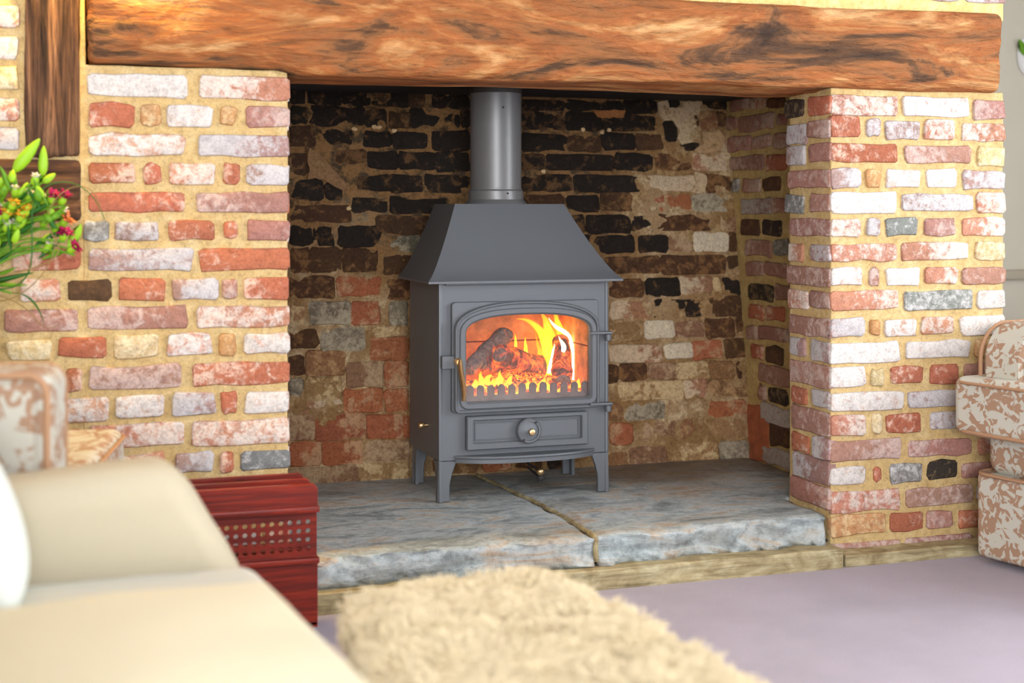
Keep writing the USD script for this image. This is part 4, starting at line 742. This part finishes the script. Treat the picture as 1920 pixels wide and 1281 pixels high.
# ------------------------------------------------------------------ armchairs
def loop(x0, x1, y0, y1, z, r=.05, n=5):
    c = Polygon([(x0 + r, y0 + r), (x1 - r, y0 + r), (x1 - r, y1 - r), (x0 + r, y1 - r)]).buffer(r, quad_segs=n).exterior.coords[:-1]
    return [(a, b, z) for a, b in c]
def armchair(label, loc, rotz, bh, bw, br, aw, ax):
    t = thing('armchair', label, 'armchair', loc, rotz)
    prim('skirt', rb(-.42, .36, -.37, .37, .02, .275, .018), M_DAMASK, t, smooth=True)
    prim('piping', tube(loop(-.425, .365, -.375, .375, .272), .006, 6, True), M_PIPING, t, smooth=True)
    prim('seat_box', rb(-.405, .34, -.355, .355, .265, .42, .05), M_DAMASK, t, smooth=True)
    prim('seat_cushion', rb(-.22, .38, -.215, .215, .40, .53, .045), M_DAMASK, t, smooth=True)
    for s in (-1, 1):
        y0, y1 = (.21, aw) if s > 0 else (-aw, -.21)
        a = prim('arm', rb(ax, .40, y0, y1, .39, .565, .03, .06), M_DAMASK, t, smooth=True)
        prim('arm_piping', cat(tube(loop(ax + .005, .402, y0 - .002, y1 + .002, .548), .005, 6, True), tube(loop(ax + .01, .398, y0 + .002, y1 - .002, .402), .0065, 6, True)), M_PIPING, a, smooth=True)
    def backm(x0, x1, hw, z0, z1, r):
        c = Polygon([(-hw + r, z0 + .02), (hw - r, z0 + .02), (hw - r, z1 - r), (-hw + r, z1 - r)]).buffer(r, quad_segs=8).intersection(Polygon([(-1, z0), (1, z0), (1, 2), (-1, 2)]))
        m = cat(bevel_prism(c, (x0 + x1) / 2, x0, .03)); V = np.array(m.vertices); A = np.stack([V[:, 1], -V[:, 0], V[:, 2]], 1)
        B = np.stack([x0 + x1 - V[:, 1], V[:, 0], V[:, 2]], 1); ma = trimesh.Trimesh(A, m.faces); mb = trimesh.Trimesh(B, m.faces)
        return cat(ma, mb), c
    m, c = backm(-.42, -.24, bw, .40, bh, br); b = prim('back', m, M_DAMASK, t, smooth=30)
    e = np.array(c.exterior.coords)[:-1]
    for x in (-.415, -.245): prim('back_piping', tube([(x, a * .985, .40 + (z - .40) * .985) for a, z in e], .0065, 6, True), M_PIPING, b, smooth=True)
    m, c = backm(-.27, -.18, .21, .50, bh - .03, br * .9); prim('back_cushion', m, M_DAMASK, t, smooth=30)
    for x in (-.33, .30):
        for y in (-.28, .28): prim('foot', lathe([(0, 0), (.018, 0), (.026, .04), (0, .04)], 16, (x, y, 0)), M_DARKWOOD, t, smooth=30)
    return t
armchair('floral damask armchair standing against the right brick pier', (3.124, 3.30, 0), -78, .725, .36, .11, .435, -.455)
armchair('floral damask armchair seen from behind by the left brickwork', (-.285, 3.075, 0), 79, .785, .385, .035, .40, -.40)

# ------------------------------------------------------------------ sofa with pillow and throw
SX, SY, SR = .344, 2.42, 5.3
sofa = thing('sofa', 'cream linen sofa with rounded arm in front of the left pier', 'sofa', (SX, SY, 0), SR)
def cush(x0, x1, y0, y1, z0, z1, r, seed, amp=.012):
    m = rb(x0, x1, y0, y1, z0, z1, r, .04); V = np.array(m.vertices); cx, cy = (x0 + x1) / 2, (y0 + y1) / 2
    k = np.clip(1 - ((V[:, 0] - cx) / ((x1 - x0) / 2)) ** 2, 0, 1) * np.clip(1 - ((V[:, 1] - cy) / ((y1 - y0) / 2)) ** 2, 0, 1)
    V[:, 2] += np.where(V[:, 2] > (z0 + z1) / 2, k * amp * 2, 0) + fbm(V, 6, 3, seed) * amp; m.vertices = V; return m
prim('seat_base', rb(-.80, -.02, -1.75, 0, .10, .34, .03), M_SEATLINEN, sofa, smooth=True)
prim('seat_cushion', cush(-.60, .005, -.80, .0, .33, .475, .05, 91), M_SEATLINEN, sofa, smooth=True)
prim('seat_cushion', cush(-.60, .005, -1.61, -.81, .33, .475, .05, 92), M_SEATLINEN, sofa, smooth=True)
am = rb(-.82, -.005, .005, .165, .08, .625, .06, .04); V = np.array(am.vertices); V[:, 0] -= .10 * sstep(.40, .625, V[:, 2]) * sstep(-.5, 0, V[:, 0]); V[:, 2] += .02 * sstep(-.5, -.1, V[:, 0]) * sstep(.3, .6, V[:, 2]) + fbm(V, 5, 3, 93) * .012; am.vertices = V
prim('arm', am, M_LINEN, sofa, smooth=True)
am = rb(-.82, -.005, -1.79, -1.63, .08, .60, .06, .06); prim('arm', am, M_LINEN, sofa, smooth=True)
prim('back', rb(-1.02, -.78, -1.79, .165, .08, .80, .07, .08), M_LINEN, sofa, smooth=True)
for y0, y1 in ((-.80, -.005), (-1.60, -.81)): prim('back_cushion', cush(-.80, -.58, y0, y1, .46, .84, .07, int(y0 * -100)), M_LINEN, sofa, smooth=True)
for x in (-.92, -.08):
    for y in (-1.70, .08): prim('foot', lathe([(0, 0), (.02, 0), (.03, .10), (0, .10)], 16, (x, y, 0)), M_DARKWOOD, sofa, smooth=30)
def pillow(w, h, th, n=22):
    a = np.linspace(-1, 1, n); A, B = np.meshgrid(a, a, indexing='ij'); k = ((1 - A ** 2) * (1 - B ** 2)) ** .38
    pin = 1 - .06 * (1 - A ** 2) * 0 ; X = A * w / 2 * (1 - .05 * (1 - B ** 2) * 0); Z = B * h / 2
    V = np.vstack([np.stack([X.ravel(), (-k * th / 2).ravel(), Z.ravel()], 1), np.stack([X.ravel(), (k * th / 2).ravel(), Z.ravel()], 1)])
    i = (np.arange(n - 1)[:, None] * n + np.arange(n - 1)[None]).ravel(); q = np.stack([i, i + n, i + n + 1, i + 1], 1); f = np.vstack([q[:, [0, 1, 2]], q[:, [0, 2, 3]]])
    m = trimesh.Trimesh(V, np.vstack([f, f[:, ::-1] + n * n]), process=False); m.merge_vertices(digits_vertex=5); m.update_faces(m.nondegenerate_faces()); return m
pm = pillow(.28, .31, .14); pm.apply_transform(trimesh.transformations.rotation_matrix(math.radians(90), [0, 0, 1])); pm.apply_transform(trimesh.transformations.rotation_matrix(math.radians(-22), [0, 1, 0]))
pm.apply_translation([-.108, 2.23, .628]); prim('cushion', pm, M_WHITE, None, smooth=True, label='white scatter cushion upright on the cream sofa', cat='cushion')
tm = cush(-.52, -.06, -1.2, -.33, .482, .53, .025, 97, .016); th = thing('throw', 'folded cream throw lying on the sofa seat', 'throw', (SX, SY, 0), SR); prim('fold', tm, M_THROW, th, smooth=True)

# ------------------------------------------------------------------ footstool and sheepskin
fs = thing('footstool', 'upholstered footstool hidden under the cream sheepskin', 'footstool', (.705, 1.90, 0))
prim('cushion', rb(-.20, .20, -.56, .49, .14, .37, .05), M_LINEN, fs, smooth=True)
for x in (-.15, .15):
    for y in (-.48, .42): prim('leg', lathe([(0, 0), (.016, 0), (.024, .15), (0, .15)], 14, (x, y, 0)), M_DARKWOOD, fs, smooth=30)
sk = thing('sheepskin', 'shaggy cream sheepskin draped over the footstool', 'sheepskin')
fl_, fr_, nr_, nl_ = onZ(655, 1100, .42)[:2], onZ(1035, 1062, .42)[:2], onZ(1450, 1281, .42)[:2], onZ(690, 1281, .42)[:2]
nr2, nl2 = nr_ + (nr_ - fr_) * .5, nl_ + (nr_ - fr_) * .75
skp = Polygon([fl_, fr_, nr_, nr2, nl2, nl_]).buffer(-.05).buffer(.052, quad_segs=6)
pel = manifold3d.Manifold.extrude(manifold3d.CrossSection([np.array(skp.exterior.coords)[:-1]]) if skp.exterior.is_ccw else manifold3d.CrossSection([np.array(skp.exterior.coords)[:-1][::-1]]), .03).translate([0, 0, .384]).refine_to_length(.03).to_mesh()
pv = np.array(pel.vert_properties[:, :3], float); pmesh = trimesh.Trimesh(pv, pel.tri_verts)
droop = np.array([skp.exterior.distance(Point(p[0], p[1])) for p in pmesh.vertices]); pmesh.vertices[:, 2] += fbm(pmesh.vertices, 7, 3, 5) * .02 - .012 * (1 - sstep(0, .06, droop))
prim('pelt', pmesh, M_WOOL, sk, smooth=True)
N = 42000; pts_, fid = trimesh.sample.sample_surface(pmesh, N, seed=5); nrm = pmesh.face_normals[fid]
keep = (nrm[:, 2] > -.3); pts_, nrm = pts_[keep], nrm[keep]; N = len(pts_)
cl = np.stack([fbm(pts_, 22, 2, 200 + k) for k in range(3)], 1); cl /= np.linalg.norm(cl, axis=1, keepdims=True)
ph = RNG.uniform(0, 6.28, N); L = RNG.uniform(.012, .024, N) ; K = 6; tt = np.linspace(0, 1, K)
side1 = np.cross(nrm, cl); side1 /= np.maximum(np.linalg.norm(side1, axis=1, keepdims=True), 1e-6); side2 = np.cross(nrm, side1)
CP = np.zeros((N, K, 3))
for k, t in enumerate(tt):
    w = .0045 * t
    CP[:, k] = pts_ + nrm * (L * (t - .25 * t * t))[:, None] + cl * (L * .5 * t * t)[:, None] + side1 * (w * np.sin(ph + 7 * t))[:, None] + side2 * (w * np.cos(ph + 7 * t))[:, None]
cv = UsdGeom.BasisCurves.Define(stage, str(sk.GetPath()) + '/wool'); cv.CreateTypeAttr('linear'); cv.CreateCurveVertexCountsAttr(Vt.IntArray.FromNumpy(np.full(N, K, np.int32)))
cv.CreatePointsAttr(Vt.Vec3fArray.FromNumpy(CP.reshape(-1, 3).astype(np.float32))); wd = np.tile(np.linspace(.0030, .0014, K), N).astype(np.float32)
cv.CreateWidthsAttr(Vt.FloatArray.FromNumpy(wd)); cv.SetWidthsInterpolation('vertex'); UsdShade.MaterialBindingAPI.Apply(cv.GetPrim()).Bind(M_WOOL); meta(cv, kind='stuff')

# ------------------------------------------------------------------ flowers on a stand behind the armchair
ST = np.array([-.155, 3.605])
tb = thing('plant_stand', 'round wooden stand holding the flower vase behind the armchair', 'stand', (*ST, 0))
prim('top', lathe([(0, .62), (.105, .62), (.11, .63), (.105, .64), (0, .64)], 32), M_DARKWOOD, tb, smooth=30)
prim('column', lathe([(0, .05), (.03, .05), (.02, .2), (.024, .45), (.018, .52), (.04, .62), (0, .62)], 20), M_DARKWOOD, tb, smooth=40)
prim('base', lathe([(0, 0), (.11, 0), (.11, .02), (.04, .05), (0, .05)], 32), M_DARKWOOD, tb, smooth=30)
M_VASE = material('vase_glass', {'p': ('principled_bsdf', {'base_color': (.92, .97, .96), 'transmission_weight': 1.0, 'roughness': .03, 'ior': 1.45})}, [], 'p.BSDF')
prim('vase', lathe([(0, .641), (.045, .641), (.052, .66), (.058, .76), (.062, .90), (.058, .90), (.054, .76), (.048, .665), (0, .655)], 32, (*ST, 0)), M_VASE, None, smooth=40, label='clear glass vase of mixed flowers on the stand', cat='vase')
def leafm(name, c, tr=.35):
    c = np.asarray(c); return material(name, {'p': ('principled_bsdf', {'base_color': tuple(c), 'roughness': .5}), 't': ('translucent_bsdf', {'color': tuple(c * 1.1)}), 'm': ('mix_closure', {'fac': tr})}, [('p.BSDF', 'm.closure1'), ('t.BSDF', 'm.closure2')], 'm.closure')
M_LEAF = leafm('leaf_green', srgb(112, 168, 28)); M_DKLEAF = leafm('leaf_dark', srgb(52, 118, 40)); M_LIME = leafm('bud_lime', srgb(158, 206, 36), .2); M_YEL = leafm('petal_yellow', srgb(240, 190, 50)); M_MAG = leafm('petal_magenta', srgb(186, 14, 96)); M_WHT = leafm('petal_white', srgb(244, 236, 232)); M_PEACH = leafm('petal_peach', srgb(238, 150, 96)); M_BROWN = leafm('stem_brown', srgb(140, 112, 60), .1)
NECK = np.array([*ST, .885])
def FP(px, py, y=3.6): return onY(px, py, y)
def stem_to(tip, bend=.03, r=.0028):
    a = NECK + RNG.normal(0, .010, 3) * [1, 1, .3]; b = np.array([*ST, .74]) + RNG.normal(0, .015, 3) * [1, 1, 0]; d = tip - a
    mid = a + d * .5 + np.array([d[0] * -.15, d[1] * -.15, bend]); return tube(spline([b, a, mid, tip], 14), r, 6), d / np.linalg.norm(d)
def orient(m, d, at): m.apply_transform(trimesh.geometry.align_vectors([0, 0, 1], d)); m.apply_translation(at); return m
def budm(L, R): return lathe([(0, 0), (R * .5, L * .04), (R * .9, L * .2), (R, L * .4), (R * .85, L * .65), (R * .5, L * .88), (R * .15, L), (0, L * 1.01)], 14)
def leaf_mesh(L, Wd, curl=.3, n=9):
    V, Fc = [], []
    for k in range(n):
        t = k / (n - 1); w = Wd * math.sin(math.pi * min(1, t * .96 + .03)) ** .8 / 2; z = L * t; y = -curl * L * t * t
        V += [(-w, y + .15 * w, z), (0, y, z), (w, y + .15 * w, z), (0, y + .0012, z)]
    for k in range(n - 1):
        a, b = k * 4, k * 4 + 4
        for p, q in ((0, 1), (1, 2), (2, 3), (3, 0)): Fc += [[a + p, a + q, b + q], [a + p, b + q, b + p]]
    return trimesh.Trimesh(V, Fc, process=False)
def stalk(name, label, cat_, tip, group=None, bend=.03):
    t = thing(name, label, cat_, group=group); m, d = stem_to(tip, bend); prim('stem', m, M_LEAF, t, smooth=True); return t, d
# two lily buds
for (x, y, x2, y2, L, R, mt, lab) in ((26, 322, 84, 248, .098, .0155, M_LIME, 'tall closed lily bud pointing up, the largest in the vase'), (80, 330, 82, 272, .072, .0115, M_LIME, 'slim yellowish lily bud beside the tall one')):
    a, b = FP(x, y), FP(x2, y2); t, d = stalk('lily', lab, 'flower', a); prim('bud', orient(budm(L, R), (b - a) / np.linalg.norm(b - a), a), mt, t, smooth=True)
def frill(R, n=9, seed=0):
    r = np.random.default_rng(seed); ms = []
    for k in range(n):
        m = leaf_mesh(R * 1.3, R * 1.1, .5, 6); m.vertices += r.normal(0, R * .05, m.vertices.shape); m.apply_transform(trimesh.transformations.rotation_matrix(r.uniform(.1, .9), [1, 0, 0])); m.apply_transform(trimesh.transformations.rotation_matrix(k * 2.4, [0, 0, 1])); ms.append(m)
    return cat(*ms)
def carn(px, py, mt, R, name, label, group, k, y=3.6):
    tip = FP(px, py, y); t, d = stalk(name, label, 'flower', tip - np.array([0, 0, .02]), group); d = d * .5 + np.array([RNG.normal(0, .3), -.4, .6]); d /= np.linalg.norm(d)
    prim('calyx', orient(budm(.030, .0095), d, tip - d * .022), M_LIME, t, smooth=True); prim('petals', orient(frill(R, 9, k), d, tip - d * .004), mt, t, smooth=True)
for k, (x, y) in enumerate([(66, 332), (28, 354), (46, 358), (76, 366), (118, 392), (84, 412), (14, 420), (30, 418), (55, 362), (95, 455), (5, 385)]):
    carn(x, y, M_WHT, .011, 'carnation', 'small white carnation opening among the green buds', 'white carnations in the vase', k, 3.56 + .01 * (k % 6))
for k, (x, y) in enumerate([(99, 368), (120, 370), (121, 438), (140, 463), (2, 403)]): carn(x, y, M_MAG, .017, 'dianthus', ['deep magenta flower left of the arching grass blade', 'deep magenta flower just under the arching grass blade', 'magenta flower hanging on the left of the broad light leaf', 'lowest magenta flower, hanging below the broad light leaf', 'magenta flower cut by the edge of the photo'][k], 'magenta flowers in the vase', 40 + k, 3.57)
for k, (x, y) in enumerate([(26, 380), (50, 392), (14, 398), (40, 402)]): carn(x, y, M_YEL, .013, 'rosebud', 'small yellow rosebud near the rim of the picture', 'yellow rosebuds in the vase', 60 + k, 3.55)
carn(125, 412, M_PEACH, .018, 'rose', 'single peach coloured bloom above the magenta ones', None, 70)
for k in range(26):
    px, py = RNG.uniform(-30, 105), RNG.uniform(325, 480); tip = FP(px, py, RNG.uniform(3.53, 3.64)); t, d = stalk('green_bud', 'small closed green bud in the thick of the bouquet', 'flower', tip, 'green buds in the vase')
    d = d + np.array([RNG.normal(0, .5), RNG.normal(0, .3), .2]); d /= np.linalg.norm(d); prim('bud', orient(budm(RNG.uniform(.026, .04), RNG.uniform(.007, .010)), d, tip - d * .01), M_LIME if k % 3 else M_LEAF, t, smooth=True)
    lf = leaf_mesh(RNG.uniform(.04, .07), RNG.uniform(.010, .016), RNG.uniform(0, .5)); prim('leaf', orient(lf, (d + [RNG.normal(0, .5), 0, 0]) / np.linalg.norm(d + [RNG.normal(0, .5), 0, 0]), tip - d * .03), M_LEAF if k % 2 else M_DKLEAF, t, smooth=True)
for k in range(11):
    a = NECK + RNG.normal(0, .012, 3) * [1, 1, .3]; tip = FP(RNG.uniform(-40, 70), RNG.uniform(440, 545), RNG.uniform(3.54, 3.66)); d = tip - a; L = np.linalg.norm(d) + .02
    lf = leaf_mesh(L, .012, RNG.uniform(.0, .15)); t = thing('foliage_sprig', 'narrow blue green leaf low in the bouquet', 'leaf', group='low leaves in the vase'); prim('leaf', orient(lf, d / np.linalg.norm(d), a), M_DKLEAF if k % 3 else M_LEAF, t, smooth=True)
t = thing('leaf_spray', 'broad light leaf beside the magenta flowers', 'leaf'); a, b = FP(128, 466), FP(152, 420); lf = leaf_mesh(np.linalg.norm(b - a), .026, .1); prim('leaf', orient(lf, (b - a) / np.linalg.norm(b - a), a), M_LIME, t, smooth=True); prim('stem', stem_to(a)[0], M_LEAF, t, smooth=True)
t = thing('drooping_leaf', 'dark green leaf drooping below the bouquet', 'leaf'); P = spline([FP(22, 550), FP(50, 556), FP(72, 580), FP(82, 606)], 16); prim('leaf', tube(P, np.interp(np.linspace(0, 1, 16), [0, .5, 1], [.003, .0115, .002]), 8, flat=.25), M_DKLEAF, t, smooth=True); prim('stem', tube(spline([NECK, FP(5, 545), FP(22, 550)], 8), .003, 6), M_LEAF, t, smooth=True)
for k, (pp, lab) in enumerate((([(60, 470), (85, 350), (130, 342), (170, 365), (196, 412)], 'thin dark grass blade arching over the flowers'), ([(70, 500), (110, 470), (90, 420), (140, 350), (188, 385)], 'second thin grass blade arching beneath the first'), ([(20, 560), (70, 525), (98, 480), (104, 440)], 'brown stem bending up to the magenta flowers'), ([(20, 562), (60, 590), (80, 612), (104, 612)], 'thin brown tendril hanging below the vase rim'))):
    P = spline([NECK] + [FP(*p, 3.55) for p in pp], 26); t = thing('grass_blade', lab, 'grass'); prim('blade', tube(P, np.linspace(.0022, .0010, 26), 6), M_BROWN if k else M_DKLEAF, t, smooth=True)

# ------------------------------------------------------------------ wall plaque far right
q = onY(1924, 105, AY); pq = thing('wall_plaque', 'oval white plaque with a green leaf on the plain wall', 'plaque', (q[0], AY, q[2]))
d = lathe([(0, 0), (.9, 0), (1.0, .3), (.86, .8), (0, .55)], 40); V = np.array(d.vertices); d.vertices = np.stack([V[:, 0] * .052, -V[:, 2] * .022, V[:, 1] * .085], 1); d.fix_normals()
prim('plate', d, plain('glazed_white', srgb(222, 222, 220), .3, var=.02), pq, smooth=30)
lf = leaf_mesh(.085, .04, .0); lf.apply_transform(trimesh.transformations.rotation_matrix(-.5, [0, 1, 0])); lf.apply_translation([-.015, -.024, -.005]); prim('leaf', lf, M_LEAF, pq, smooth=True)

# ------------------------------------------------------------------ wall lamp above the left timber (just out of the picture): its glow warms the mortar
lq = thing('wall_lamp', 'brass wall lamp above the upright timber', 'lamp', (.115, WY, 1.98))
prim('back_plate', lathe([(0, 0), (.04, 0), (.04, .012), (0, .018)], 24, (0, .004, 0), '-y'), M_BRASS, lq, smooth=30)
prim('lamp_arm', tube([(0, -.01, 0), (0, -.05, .0), (0, -.085, -.02)], .006, 8), M_BRASS, lq, smooth=True)
sh = trimesh.creation.annulus(.066, .070, .17, sections=40); V = np.array(sh.vertices); sh.update_faces((V[sh.faces][:, :, 1].mean(1) < .02)); sh.apply_translation([0, -.075, -.035])
prim('shade', sh, plain('lamp_shade', srgb(70, 52, 36), .8, var=.05), lq, smooth=40)
prim('shade_front', box(-.066, .066, -.146, -.142, -.12, .05), M_DARKIRON, lq)
M_BULB = material('lamp_glow', {'e': ('principled_bsdf', {'base_color': (0, 0, 0), 'emission_color': (1.0, .60, .08), 'emission_strength': LAMP})}, [], 'e.BSDF')
prim('bulb', ell((0, -.085, -.05), (.026, .026, .03), 2), M_BULB, lq, smooth=True)
